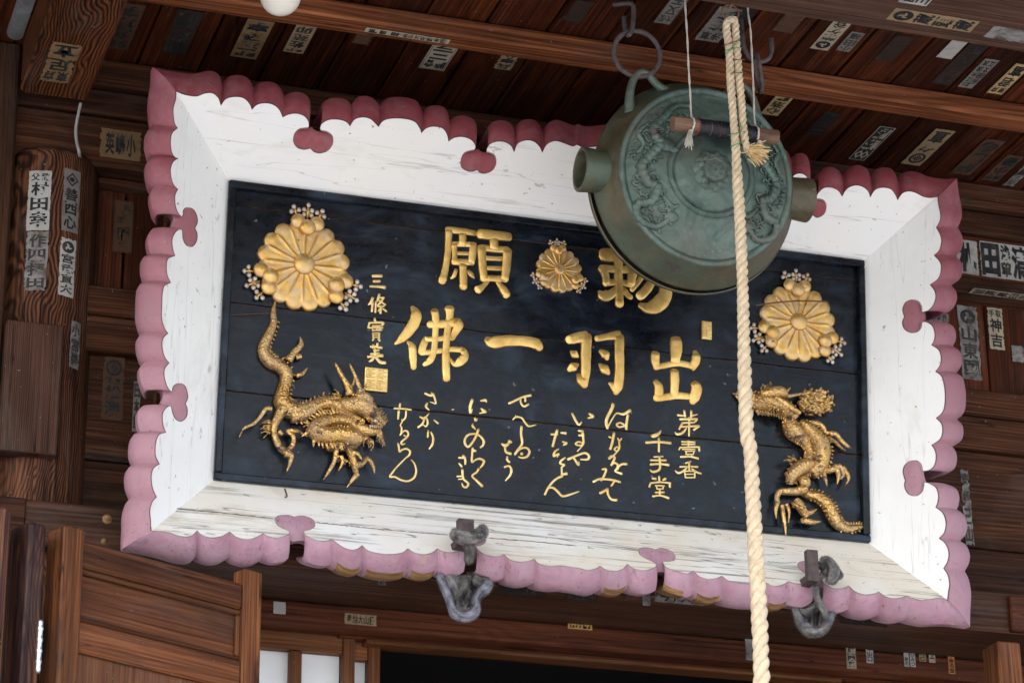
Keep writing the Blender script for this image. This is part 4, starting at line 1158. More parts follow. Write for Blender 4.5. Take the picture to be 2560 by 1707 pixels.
letter('carved_kana', Ic, 5.6, [[(1075,165,42),(1060,230,44),(990,370,40),(984,450,40),(1000,508,34)], [(1002,492,22),(1070,370,20),(1130,295,20),(1220,310,34),(1318,254,40)], [(1285,312,32),(1270,400,32),(1260,500,34),(1268,522,30)], [(1255,470,24),(1180,430,22),(1128,450,25),(1160,490,25),(1250,470,24)]], **kana)
letter('carved_kana', Ic, 5.6, [[(505,298,28),(560,410,34),(600,458,26),(638,418,20)], [(742,302,28),(793,340,42),(728,364,20)]], **kana)
letter('carved_kana', Ic, 5.6, [[(1022,625,28),(1060,640,25)], [(1090,572,34),(1070,690,32),(1040,796,32)], [(1142,640,18),(1165,680,25),(1198,648,20)], [(1160,690,24),(1165,780,25),(1130,822,25),(1096,800,25),(1130,766,22),(1165,792,20)]], **kana)
letter('carved_kana', Ic, 5.6, [[(1162,800,18),(1092,880,22),(1018,934,28),(1050,892,20),(1100,912,30),(1075,980,30),(1052,1022,25)], [(1058,1018,22),(1090,990,26),(1140,1012,30),(1140,1078,32)], [(1268,1006,34),(1190,1012,30),(1122,1080,28),(1112,1110,26),(1198,1143,32)]], **kana)
letter('carved_kana', Ic, 5.6, [[(928,1080,24),(980,1076,28),(960,1150,28),(912,1236,22)], [(802,1254,30),(890,1216,30),(1050,1226,32),(1178,1258,32)], [(1110,1228,28),(1052,1312,24)]], **kana)
letter('carved_kana', Ic, 5.6, [[(898,1414,34),(1008,1352,32)], [(1000,1360,32),(1006,1430,32),(1050,1498,34),(1126,1510,40)]], **kana)
letter('carved_kana', Ic, 5.6, [[(212,590,24),(300,590,24)], [(295,534,36),(260,650,32),(231,758,32)], [(348,570,20),(416,575,38)], [(372,696,24),(428,715,26),(384,740,22)]], **kana)
letter('carved_kana', Ic, 5.6, [[(597,540,28),(658,550,32)], [(602,605,28),(668,605,30)], [(650,552,32),(660,720,30),(600,745,25),(552,725,25),(590,696,22),(660,720,22),(620,780,16),(578,828,14)]], **kana)
letter('carved_kana', Ic, 5.6, [[(448,940,34),(560,890,28),(680,850,28),(740,890,32),(720,940,28),(624,940,16)], [(516,900,24),(560,970,30),(594,1018,30),(602,972,15)]], **kana)
letter('carved_kana', Ic, 5.6, [[(320,792,18),(265,830,28),(246,895,28),(310,862,24),(318,880,20)], [(300,872,18),(300,908,14)]], **kana)
letter('carved_kana', Ic, 5.6, [[(408,915,22),(350,960,28),(340,1000,28),(398,1016,24),(360,1050,22),(360,1090,25),(360,1160,25)], [(370,1150,26),(428,1140,38)]], **kana)
letter('carved_kana', Ic, 5.6, [[(370,1170,30),(270,1222,28),(180,1322,28),(122,1432,28)], [(150,1370,20),(180,1338,26),(240,1340,30),(300,1390,32),(370,1455,30),(480,1430,26),(604,1387,12)]], **kana)
# carved seals
def seal(k, x0, y0, x1, y1, rot_rows):
    c = [B(*k(*q), -BY) for q in ((x0, y0), (x1, y0), (x1, y1), (x0, y1))]
    cx0, cx1 = (c[0][0]+c[3][0])/2, (c[1][0]+c[2][0])/2; cz0, cz1 = (c[2][2]+c[3][2])/2, (c[0][2]+c[1][2])/2
    v, f = boxg(cx0, cx1, BY-.0095, BY+.001, cz0, cz1, .0025, 2)
    o = sraw('carved_seal', v, f, M['gold_fine'])
    parts = []
    w, h = cx1-cx0, cz1-cz0
    for a, b2, c2, d2 in rot_rows:
        parts.append(boxg(cx0+a*w, cx0+c2*w, BY-.0128, BY-.009, cz1-d2*h, cz1-b2*h, .0006))
    sraw('seal_script', *merge(parts), M['gold_fine'], o)
rows = []
for i in range(2):
    for j in range(2):
        bx, by = .06+.47*i, .06+.47*j
        for r_ in range(5): rows.append((bx+.02, by+.02+.085*r_, bx+.38-.1*((r_+i) % 2), by+.05+.085*r_))
        rows.append((bx+.17, by+.02, bx+.20, by+.40)); rows.append((bx+.0, by+.1+.1*i, bx+.03, by+.38))
seal(Ec, 135, 1205, 402, 1475, rows)
seal(Dc, 2083, 28, 2222, 282, [(.12, .12+.1*i, .88-.3*(i % 2), .16+.1*i) for i in range(8)]+[(.45, .1, .52, .9)])

# ------------------------------------------------------------------ crests
def crest(px, py, R, clusters, big=1.0, name='gold_crest'):
    c = B(px, py, -BY)
    cr_ = bpy.data.objects.new('chrysanthemum_crest', None); COL.objects.link(cr_); cr_.parent = sign
    cr_.location = tuple(c+np.array([0, -.002, 0])); cr_.empty_display_size = .05
    # one petal, shared by all sixteen
    npet = 16; half = math.pi/npet
    V = []; F = []; nr, na = 16, 13
    for i in range(nr):
        t = i/(nr-1); r = R*(.16+.84*t)
        for j in range(na):
            s = -1+2*j/(na-1)
            edge = 1.0-.085*(abs(s)**2.4)*t**3
            rr = r*edge if t < 1 else R*(1-.10*abs(s)**2.2)
            if t > .8: rr = R*(.16+.84*t)*(1-.10*abs(s)**2.2*((t-.8)/.2))
            ang = s*half*1.0
            h = R*(.030+.050*abs(s)**6*(1-t**4)*(.4+.6*min(1, 3*t)) + .040*(1-s*s)**.6*t**1.6*(1-max(0, (t-.80)/.20)**2*.85)) + R*.045*(1-t)+.003
            V.append((rr*math.sin(ang), -h, rr*math.cos(ang)))
    for i in range(nr-1):
        for j in range(na-1):
            F.append((i*na+j, i*na+j+1, (i+1)*na+j+1, (i+1)*na+j))
    k0 = len(V)
    rim = [(nr-1)*na+j for j in range(na)]
    for q in rim: V.append((V[q][0], .004, V[q][2]))
    for j in range(na-1): F.append((rim[j], rim[j+1], k0+j+1, k0+j))
    me = bpy.data.meshes.new('petal'); me.from_pydata(V, [], F); me.materials.append(M['gold_crest'])
    me.polygons.foreach_set('use_smooth', [True]*len(me.polygons)); me.update()
    for i in range(npet):
        o = bpy.data.objects.new('petal', me); COL.objects.link(o); o.parent = cr_
        o.rotation_euler = (0, 2*math.pi*(i+.5)/npet, 0)
    def part(nm, v, f, mat='gold_crest'):
        vv = np.asarray(v)
        me = bpy.data.meshes.new(nm); cc = (vv.max(0)+vv.min(0))/2
        me.from_pydata([tuple(p) for p in vv-cc], [], f); me.materials.append(M[mat])
        me.polygons.foreach_set('use_smooth', [True]*len(me.polygons)); me.update()
        o = bpy.data.objects.new(nm, me); COL.objects.link(o); o.parent = cr_; o.location = tuple(cc)
        return o
    part('flower_centre', *ellipsoid((0, -R*.13, 0), R*.225, R*.085, R*.225, 28, 14))
    for ang in clusters:
        a = math.radians(ang); d = np.array([math.cos(a), 0, math.sin(a)]); s = np.array([-math.sin(a), 0, math.cos(a)])
        for off, rr, lift in ((d*R*.80, .175, .17), (d*R*.92+s*R*.20, .165, .12), (d*R*.92-s*R*.20, .165, .12)):
            part('blossom', *ellipsoid(off+np.array([0, -R*lift, 0]), R*rr, R*rr*.5, R*rr, 20, 12))
        parts = []; buds = []
        for base, dirn, ln in ((d*R*1.03, d, .30), (d*R*1.02+s*R*.22, d*.93+s*.36, .24), (d*R*1.02-s*R*.22, d*.93-s*.36, .24)):
            p1 = base+dirn*R*ln
            side = np.cross(dirn, (0, 1, 0))
            parts.append(tube([base+np.array([0, -R*.05, 0]), (base+p1)/2+np.array([0, -R*.07, 0]), p1+np.array([0, -R*.07, 0])], R*.022, 7))
            bl = [p1, base+dirn*R*ln*.62+side*R*.085, base+dirn*R*ln*.62-side*R*.085]
            if ln > .27: bl += [base+dirn*R*ln*.24+side*R*.08, base+dirn*R*ln*.24-side*R*.08]
            for q in bl:
                buds.append(ellipsoid(q+np.array([0, -R*.07, 0]), R*.052, R*.045, R*.056, 10, 7))
                parts.append(tube([base+dirn*R*ln*.5+np.array([0, -R*.06, 0]), q+np.array([0, -R*.06, 0])], R*.016, 6))
        part('stalk', *merge(parts))
        part('bud', *merge(buds), 'silver_bud')
    return cr_
crest(757, 665, .121, (88, 207, 331))
crest(1992, 808, .109, (92, 207, 328))
crest(1396, 676, .0625, (95, 212, 330))
# rusty wire holding the right crest
v, f = tube(cr([B(1890, 763, -.098), B(1945, 756, -.094), (B(2000, 752, -.092)), B(2068, 754, -.098)], 6), .0022, 8)
sraw('rusty_wire', v, f, M['wire_rust'])
v, f = tube(cr([B(570, 788, -.128), B(610, 786, -.126), B(690, 783, -.126)], 5), .0012, 7)
sraw('rusty_wire', v, f, M['wire_rust'])
# bent nail under the board
v, f = tube(cr([B(712, 1222, -.09), B(716, 1234, -.075), B(717, 1240, -.07), B(713, 1243, -.068)], 4), .0022, 8)
sraw('bent_nail', v, f, M['iron'])
# ------------------------------------------------------------------ dragons carved on the board
class Dragon:
    def __init__(self, name, px, py):
        self.root = bpy.data.objects.new(name, None); COL.objects.link(self.root); self.root.parent = sign
        self.c = B(px, py, -BY); self.root.location = tuple(self.c)
    def pt(self, k, x, y, lift):
        return B(*k(x, y), -BY+lift)
    def wid(self, k, x, y, w, sc):
        a = B(*k(x, y), -BY); b_ = B(k(x, y)[0]+w/sc, k(x, y)[1], -BY); return abs(b_[0]-a[0])
    def add(self, name, v, f, mat='gold_dragon', smooth=True):
        return sraw(name, v, f, M[mat], self.root, smooth)
    def body(self, k, sc, pts, lift=.55, base=0.0, scales=True, n=16, step=7, flat=.8):
        q = cr([np.array(p, float) for p in pts], step)
        P = []; R = []
        for x, y, w in q:
            r = self.wid(k, x, y, w, sc)/2
            P.append(self.pt(k, x, y, base+r*lift)); R.append(r)
        # finer rings for scale ridges
        if scales:
            P2 = []; R2 = []
            for i in range(len(P)-1):
                m_ = max(2, int(np.linalg.norm(P[i+1]-P[i])/.0015))
                for t in np.linspace(0, 1, m_, endpoint=False):
                    P2.append(P[i]*(1-t)+P[i+1]*t); R2.append(R[i]*(1-t)+R[i+1]*t)
            P, R = P2+[P[-1]], R2+[R[-1]]
            L = np.cumsum([0]+[np.linalg.norm(P[i+1]-P[i]) for i in range(len(P)-1)])
            def mod(i, t):
                a = (L[i]/.0072+ (0.5 if int(t*4/math.pi) % 2 else 0)) % 1.0
                return 1.0+.15*(a-.5)+.05*math.sin(8*t)
            return tube(P, R, n, True, flat, mod), P, R
        return tube(P, R, n, True, flat), P, R
    def spikes(self, P, R, side, every=.012, ln=.016, r=.0035, lean=.4, name='spine'):
        parts = []; acc = 0
        for i in range(1, len(P)-1):
            acc += np.linalg.norm(P[i]-P[i-1])
            if acc < every: continue
            acc = 0
            T = P[i+1]-P[i-1]; T /= np.linalg.norm(T)+1e-9
            S = np.array([-T[2], 0, T[0]])*side
            j = random.uniform(.7, 1.25)
            a = P[i]+S*R[i]*.82+np.array([0, -R[i]*.25, 0]); b_ = a+(S+T*lean)*ln*j+np.array([0, -.004*random.random(), 0])
            parts.append(cone(a, b_, r*j, 6))
        return parts
    def claw(self, k, sc, pts, lift=.02, n=8):
        q = cr([np.array(p, float) for p in pts], 5)
        P = [self.pt(k, x, y, lift) for x, y, w in q]; R = [self.wid(k, x, y, w, sc)/2 for x, y, w in q]
        return tube(P, R, n)
    def tuft(self, k, x0, y0, x1, y1, n, ln, spread, dirn, lift0=.012, r=.0028):
        """curled locks of mane between two pixels, pointing along dirn (pixels)"""
        parts = []
        for i in range(n):
            t = (i+random.random()*.8)/n
            x, y = x0+(x1-x0)*t, y0+(y1-y0)*t
            d = np.array(dirn, float); d /= np.linalg.norm(d)
            a = random.uniform(-spread, spread); d = np.array([d[0]*math.cos(a)-d[1]*math.sin(a), d[0]*math.sin(a)+d[1]*math.cos(a)])
            l = ln*random.uniform(.7, 1.25)
            lf = lift0+random.uniform(0, .018)
            q = cr([(x, y), (x+d[0]*l*.5-d[1]*l*.18*random.choice((-1, 1)), y+d[1]*l*.5+d[0]*l*.18), (x+d[0]*l, y+d[1]*l)], 3)
            P = [self.pt(k, a_[0], a_[1], lf+.004*math.sin(j)) for j, a_ in enumerate(q)]
            m_ = len(P)
            parts.append(tube(P, [r*(1-.85*j/(m_-1))+.0003 for j in range(m_)], 6))
        return parts

L5, L6 = crop(580, 740, 3.409), crop(740, 880, 4.479)
d = Dragon('dragon_carving', 800, 1020)
(bv, P, R) = d.body(L5, 3.409, [(366,50,26),(352,140,56),(350,240,78),(310,340,100),(268,430,112),(275,500,122),(330,565,130),(410,600,138),(460,660,140),(455,740,132),(432,820,140),(425,900,168),(480,965,180),(580,985,160),(700,945,150)], .55)
parts = [bv]
sp = d.spikes(P[20:], R[20:], 1, .010, .007, .0028)
(bv2, P2, R2) = d.body(L6, 4.479, [(-60,720,190),(80,700,200),(220,610,190),(360,570,190),(500,620,200),(620,700,190)], .6, .004)
parts.append(bv2); sp += d.spikes(P2, R2, 1, .009, .009, .0034); sp += d.spikes(P2, R2, -1, .010, .006, .003)
(bv3, P3, R3) = d.body(L6, 4.479, [(690,790,130),(600,770,150),(440,760,150),(280,800,190),(220,880,230),(320,930,230),(480,930,220),(640,960,230),(690,1010,150)], .7, .012)
parts.append(bv3); sp += d.spikes(P3, R3, -1, .0065, .017, .0048); sp += d.spikes(P3[:len(P3)//2], R3[:len(P3)//2], 1, .008, .010, .0036)
(bv4, P4, R4) = d.body(L6, 4.479, [(330,1030,60),(380,1060,130),(480,1040,170),(620,1040,150),(700,1010,90)], .4, 0)
parts.append(bv4)
d.add('body', *merge(parts)); 
# flames and legs
sp += [d.claw(L5, 3.409, [(480,550,70),(530,480,56),(580,430,50),(592,395,36),(580,348,10)], .018), d.claw(L5, 3.409, [(545,520,50),(575,515,46),(590,512,40)], .016), d.claw(L5, 3.409, [(548,680,44),(600,662,34),(642,612,8)], .014)]
d.add('spine', *merge(sp))
leg = [d.body(L5, 3.409, [(445,950,130),(400,1020,100),(362,1100,84),(365,1190,70),(405,1280,76),(455,1330,70)], .8, .012)[0],
       d.body(L6, 4.479, [(540,960,150),(580,1050,110),(620,1150,96),(650,1250,92),(672,1350,70)], .8, .016)[0]]
for lg in leg: d.add('leg', *lg)
for c in ((L5, 3.409, [(340,960,40),(290,960,38),(240,1030,34),(180,1090,28),(105,1125,24),(60,1205,8)]),
          (L5, 3.409, [(400,1150,44),(430,1180,30)]),
          (L5, 3.409, [(470,1325,46),(520,1260,40),(520,1190,42),(475,1150,40),(560,1152,38),(645,1195,8)]),
          (L5, 3.409, [(450,1340,70),(505,1355,50),(495,1420,34),(465,1495,8)]),
          (L6, 4.479, [(530,980,90),(465,1010,60),(450,1120,56),(430,1220,46),(370,1330,38),(305,1428,8)]),
          (L6, 4.479, [(470,1050,40),(520,1060,44)]),
          (L6, 4.479, [(620,1120,60),(690,1140,50),(738,1205,24)]),
          (L6, 4.479, [(672,1270,80),(740,1250,64),(790,1190,60),(835,1220,50),(868,1290,36),(880,1358,8)]),
          (L6, 4.479, [(690,1360,60),(640,1420,46),(568,1515,8)]),
          (L6, 4.479, [(505,1160,50),(522,1230,40),(475,1328,10)])):
    d.add('claw', *d.claw(c[0], c[1], c[2], .030))
fur = d.tuft(L5, 330, 1060, 320, 1180, 12, 70, .5, (-1, .35)) + d.tuft(L6, 480, 1160, 600, 1230, 10, 60, .6, (-.3, 1))
# head
hd = [d.body(L6, 4.479, [(520,560,120),(600,590,190),(720,590,240),(800,640,230),(870,720,170),(930,770,120),(990,795,70)], .85, .022, False, 16, 6, .9)[0],
      d.body(L6, 4.479, [(620,780,120),(740,860,150),(850,880,130),(920,880,100),(960,960,70),(972,1030,30)], .8, .016, False, 14, 6, .9)[0],
      d.body(L6, 4.479, [(690,510,90),(770,500,120),(840,560,90)], .9, .05, False, 12, 6, .9)[0]]
d.add('head', *merge(hd))
d.add('horn', *d.claw(L6, 4.479, [(600,480,90),(590,400,84),(540,310,60),(490,220,48),(436,118,22)], .055))
d.add('horn', *d.claw(L6, 4.479, [(725,480,80),(715,420,64),(680,310,48),(640,220,40),(602,132,20)], .05))
ep = [d.claw(L6, 4.479, [(600,400,40),(640,350,30),(652,290,10)], .05), d.claw(L6, 4.479, [(730,450,40),(770,400,30),(788,350,8)], .05)]
ep += d.tuft(L6, 480, 480, 560, 640, 16, 90, .35, (-.75, -.65), .02) + d.tuft(L6, 500, 560, 690, 760, 22, 95, .4, (-.9, .25), .02)
ep += d.tuft(L6, 700, 860, 860, 990, 24, 100, .4, (-.35, .9), .012) + d.tuft(L6, 880, 620, 960, 790, 16, 70, .5, (.95, -.2), .03) + d.tuft(L6, 900, 880, 970, 990, 14, 80, .3, (.2, 1), .012)
ep += d.tuft(L6, 780, 720, 960, 800, 18, 55, 1.0, (.3, .8), .05) + d.tuft(L6, 620, 560, 800, 620, 18, 70, .8, (-.6, -.2), .05, .0035)
ep += d.tuft(L6, 140, 820, 260, 1010, 18, 70, .4, (-.9, .5), .02) + d.tuft(L6, 640, 700, 760, 760, 16, 75, .7, (-.5, .8), .05, .0036) + d.tuft(L6, 560, 470, 860, 520, 18, 60, .8, (-.3, -.9), .045, .0034) + d.tuft(L6, 250, 560, 480, 520, 16, 45, .5, (-.4, -.8), .03, .003)
d.add('mane', *merge(ep+fur))
ey = d.pt(L6, 890, 768, .075)
d.add('eye', *ellipsoid(ey, .005, .005, .005, 10, 8), 'silver_bud')
d.add('teeth', *merge([cone(d.pt(L6, 830+i*22, 815, .05), d.pt(L6, 834+i*22, 850, .05), .003, 6) for i in range(7)]), 'silver_bud')

R4c = crop(1840, 940, 3.733)
d = Dragon('dragon_carving', 2010, 1160)
k, sc = R4c, 3.733
parts = []; sp = []
for pts, lf, base, side, ln in (
    ([(-30,165,16),(30,170,40),(110,200,150),(190,240,190),(300,250,210),(410,290,200),(500,340,170),(540,390,130)], .6, .006, -1, .010),
    ([(480,400,120),(500,450,160),(540,520,180),(610,585,150),(665,650,110),(690,720,110),(680,790,130)], .6, .004, -1, .004),
    ([(600,425,80),(650,470,130),(720,540,160),(790,630,190),(800,740,190),(770,840,170),(700,910,140)], .7, .010, 1, .005),
    ([(700,820,150),(610,850,170),(545,900,150),(510,960,110),(500,1010,70)], .6, .006, 1, .010),
    ([(620,1080,80),(680,1110,100),(760,1130,120),(840,1190,140),(890,1280,138),(940,1370,120),(1020,1425,100),(1100,1420,80),(1190,1405,50)], .55, 0, 1, .006)):
    (bv, P, R) = d.body(k, sc, pts, lf, base)
    parts.append(bv); sp += d.spikes(P, R, side, .007, ln*1.2, .0034); sp += d.spikes(P, R, -side, .011, ln*.6, .003)
parts.append(ellipsoid(d.pt(k, 645, 985, .03), .0155, .014, .017, 16, 10))
d.add('body', *merge(parts)); d.add('spine', *merge(sp))
mn = [ellipsoid(d.pt(k, 735, 255, .02), .040, .026, .030, 20, 12)]
for _ in range(230):
    a = random.uniform(-math.pi, math.pi); rr = math.sqrt(random.random())
    x, y = 735+165*rr*math.cos(a), 250+118*rr*math.sin(a)
    z = .020+.026*math.sqrt(max(0, 1-rr*rr))
    dd = np.array([1.0, -.15+.5*math.sin(a)])+np.random.default_rng(_).normal(0, .5, 2)
    l = random.uniform(16, 30)
    q = [(x, y), (x+dd[0]*l*.5+5, y+dd[1]*l*.5-6), (x+dd[0]*l, y+dd[1]*l)]
    mn.append(tube([d.pt(k, q[0][0], q[0][1], z), d.pt(k, q[1][0], q[1][1], z+.005), d.pt(k, q[2][0], q[2][1], z-.004)], [.0042, .0040, .0016], 6))
mn += d.tuft(k, 190, 310, 330, 330, 16, 45, .4, (.1, 1), .012) + d.tuft(k, 240, 140, 320, 110, 10, 55, .5, (0, -1), .025) + d.tuft(k, 180, 190, 460, 330, 34, 60, 1.3, (.5, .3), .045) 
mn += d.tuft(k, 180, 150, 180, 300, 12, 50, .6, (-1, 0), .03) + d.tuft(k, 500, 800, 560, 770, 8, 60, .4, (-1, -.2), .02) + d.tuft(k, 520, 1180, 640, 1230, 22, 50, 1.2, (.3, .5), .03) + d.tuft(k, 480, 900, 500, 1000, 7, 30, .5, (-1, 0), .02)
d.add('mane', *merge(mn))
d.add('horn', *d.claw(k, sc, [(478,188,34),(560,175,28),(640,162,26),(715,150,10)], .05))
d.add('whisker', *d.claw(k, sc, [(470,165,34),(480,135,26),(508,108,10)], .045))
hd = [d.body(k, sc, [(230,170,80),(330,150,110),(420,150,110),(470,185,60)], .8, .03, False, 12, 6, .9)[0], d.body(k, sc, [(360,200,60),(430,240,66),(520,300,60),(600,345,40)], .8, .04, False, 12, 6, .9)[0]]
d.add('head', *merge(hd))
d.add('leg', *d.body(k, sc, [(690,440,70),(760,445,66),(810,480,60),(830,530,56),(880,530,50)], .8, .014)[0])
d.add('leg', *d.body(k, sc, [(770,870,110),(840,875,80),(900,870,76),(935,840,70)], .8, .014)[0])
d.add('leg', *d.body(k, sc, [(650,1050,120),(560,1075,90),(480,1075,80),(410,1080,70),(382,1130,56),(392,1190,50)], .8, .014)[0])
d.add('leg', *d.body(k, sc, [(560,1150,70),(600,1210,100),(630,1270,84),(655,1310,70)], .8, .014)[0])
for pts in ([(875,535,50),(930,540,46),(980,600,40),(1030,645,34),(1084,678,8)], [(870,580,36),(920,610,34),(965,655,28),(1020,694,8)],
            [(775,515,30),(800,535,20)], [(800,880,60),(828,940,40),(850,1025,10)], [(930,850,50),(955,920,44),(945,1005,10)],
            [(945,835,60),(985,860,44),(1000,920,0+34),(975,960,14)], [(990,850,50),(1035,910,44),(1050,960,30),(1018,1020,8)],
            [(390,1180,40),(370,1250,34),(376,1328,8)], [(430,1200,44),(440,1290,40),(455,1380,34),(466,1485,8)], [(470,1190,40),(495,1260,30),(490,1368,8)],
            [(640,1285,50),(700,1270,44),(752,1240,10)], [(605,1345,40),(660,1352,56),(720,1360,44),(792,1355,8)]):
    d.add('claw', *d.claw(k, sc, pts, .026))
# ------------------------------------------------------------------ bronze gong
GT = math.radians(8)
GC = atY(1767, 441, -.42)
gong = thing('temple_gong', tuple(GC), 'round green bronze gong with lotus boss and dragon relief hanging before the signboard', 'gong', rot=(GT, 0, 0))
gx, gy, gz = np.array([1.0, 0, 0]), np.array([0, math.cos(GT), math.sin(GT)]), np.array([0, -math.sin(GT), math.cos(GT)])
def graw(name, v, f, mat, parent=None, smooth=True, sharp=None, **k):
    par = parent or gong
    off = np.zeros(3); q = par
    while q is not gong:
        off += np.array(q.location); q = q.parent
    o = raw(name, np.asarray(v, float)-off, f, M[mat] if mat else None, par, smooth, world_coords=False, **k)
    if sharp:
        e = o.modifiers.new('edge', 'EDGE_SPLIT'); e.split_angle = math.radians(sharp)
    return o
def G(px, py, y=0.0):
    o = GC+gy*y; p = atP(px, py, o, gy)-GC
    return np.array([np.dot(p, gx), np.dot(p, gy), np.dot(p, gz)])
def lathe(prof, n=128, rel=None):
    V = []; F = []
    for j, (r, y) in enumerate(prof):
        for i in range(n):
            a = 2*math.pi*i/n
            dy = rel(r, a) if rel else 0
            V.append((r*math.cos(a), y-dy, r*math.sin(a)))
    for j in range(len(prof)-1):
        for i in range(n):
            F.append((j*n+i, j*n+(i+1) % n, (j+1)*n+(i+1) % n, (j+1)*n+i))
    return V, F
RF = .230
def dome(r): return -.042*max(0, 1-(r/.212)**2)
def domed(part, lift=0.0):
    v = np.array(part[0], float); r = np.hypot(v[:, 0], v[:, 2])
    v[:, 1] += -.042*np.maximum(0, 1-(r/.212)**2)-lift
    return v, part[1]
prof = [(0.0005, -.004), (.03, -.004), (.06, -.004), (.094, -.003), (.097, -.001), (.1, .001), (.103, -.004), (.108, -.0065), (.113, -.004), (.115, -.001), (.118, -.003), (.121, -.001), (.125, 0)]
prof += [(r, 0) for r in np.linspace(.132, .208, 12)]
prof += [(.211, -.001), (.2135, .0015), (.216, -.002), (.220, -.0045), (.2255, -.0045), (.229, -.002), (.2305, .002)]
graw('face_plate', *domed(lathe(prof, 160)), 'bronze', sharp=50)
side = [(.2306, .002), (.235, .010), (.239, .018)]
for i in range(9):
    t = i/8; r = .2405+.0265*t; y = .022+.058*t
    side += [(r, y), (r+.0006, y+.0008), (r+.0011, y+.003), (r+.0014, y+.0045)]
side += [(.2690, .082), (.2695, .085), (.2682, .0865), (.252, .0865), (.242, .086), (.236, .05)]
graw('front_shell', *lathe(side, 160), 'bronze_side', sharp=40)
back = [(.19, .165), (.250, .150), (.267, .118), (.2702, .1045), (.2712, .103), (.2742, .1045), (.2747, .111), (.273, .116), (.26, .135), (.243, .16), (.22, .178), (.12, .184), (.0005, .184)]
bv_, bf_ = lathe(back, 128); bv_ = np.array(bv_)
_k = np.clip(bv_[:, 2]/.06+.2, 0, 1)*.045; bv_[:, 0] *= 1-_k; bv_[:, 2] *= 1-_k
graw('rear_shell', bv_, bf_, 'bronze_side', sharp=40)
graw('inner_rim', *lathe([(.234, .07), (.234, .125)], 96), 'void')
# ears: hollow tubes at both sides
for sgn, nm in ((-1, 'ear'), (1, 'ear')):
    xo_, xi_ = .305, .235
    V = []; F = []; n = 40; zc = .0
    ring = [(xi_-.04, .053), (xi_+.03, .0535), (xo_-.006, .0565), (xo_, .0565), (xo_+.001, .0545), (xo_, .047), (xo_-.02, .045), (xi_, .043)]
    for x_, r_ in ring:
        for i in range(n):
            a = 2*math.pi*i/n
            V.append((sgn*x_, .075+r_*.98*math.cos(a), zc+r_*math.sin(a)))
    for j in range(len(ring)-1):
        for i in range(n):
            F.append((j*n+i, j*n+(i+1) % n, (j+1)*n+(i+1) % n, (j+1)*n+i))
    graw('ear', V, F, 'bronze_side', sharp=40)
# hanging lugs
C1_ = crop(1420, 0, 3.5636)
for pts, rad_ in (([(560,1010),(548,900),(560,790),(592,700),(645,648),(700,655),(760,720),(820,780),(900,830),(980,880)], [.016,.0125,.0105,.0095,.009,.009,.0095,.0115,.0125,.016]),
             ([(1330,900),(1400,850),(1470,800),(1530,765),(1590,790),(1640,860),(1668,940),(1685,1040),(1700,1100)], [.016,.0125,.011,.0095,.009,.009,.010,.0125,.016])):
    q = cr([np.append(G(*C1_(*p), .045), r_) for p, r_ in zip(pts, rad_)], 7)
    graw('hanging_lug', *tube([p[:3] for p in q], [p[3] for p in q], 14), 'bronze')
# lotus boss: seed pod, two rings of ribbed petals
pb = []
cx_, cz_ = G(1748, 428)[0]*0, 0
for ring_, (np_, r0, r1, h) in enumerate(((11, .030, .049, .015), (11, .035, .055, .010))):
    for i in range(np_):
        a0 = 2*math.pi*(i+.5*ring_)/np_
        V = []; F = []
        for u in range(6):
            for w in range(9):
                t = u/5; s = -1+w/4
                r = r0+(r1-r0)*t*(1-.28*s*s*t); an = a0+s*.27*(1-.1*t)
                hh = h*math.sin(math.pi*min(1, .25+.72*t))**.6*(1-.6*s*s)+.0022*math.cos(w*math.pi)+.003
                V.append((r*math.cos(an), -hh, r*math.sin(an)))
        for u in range(5):
            for w in range(8): F.append((u*9+w, u*9+w+1, (u+1)*9+w+1, (u+1)*9+w))
        pb.append((V, F))
boss = graw('lotus_boss', *domed(merge(pb)), 'bronze')
pod = lathe([(.0005, -.015), (.024, -.0152), (.027, -.0145), (.0285, -.016), (.0305, -.0165), (.032, -.0145), (.033, -.008), (.033, -.002)], 48)
pv = np.array(pod[0]); aa = np.arctan2(pv[:, 2], pv[:, 0]); rr_ = np.hypot(pv[:, 0], pv[:, 2])
pv[:, 0] *= 1+.05*np.cos(8*aa)*(rr_ > .02); pv[:, 2] *= 1+.05*np.cos(8*aa)*(rr_ > .02)
graw('seed_pod', *domed((pv, pod[1])), 'bronze', boss, sharp=50)
sd = [torus((0, -.0155, 0), .0032, .0009, (0, 1, 0), 14, 6)]
for i in range(8):
    a = 2*math.pi*(i+.3)/8
    sd.append(torus((.0175*math.cos(a), -.0155, .0175*math.sin(a)), .0032, .0009, (0, 1, 0), 14, 6))
graw('seed', *domed(merge(sd)), 'bronze', boss)
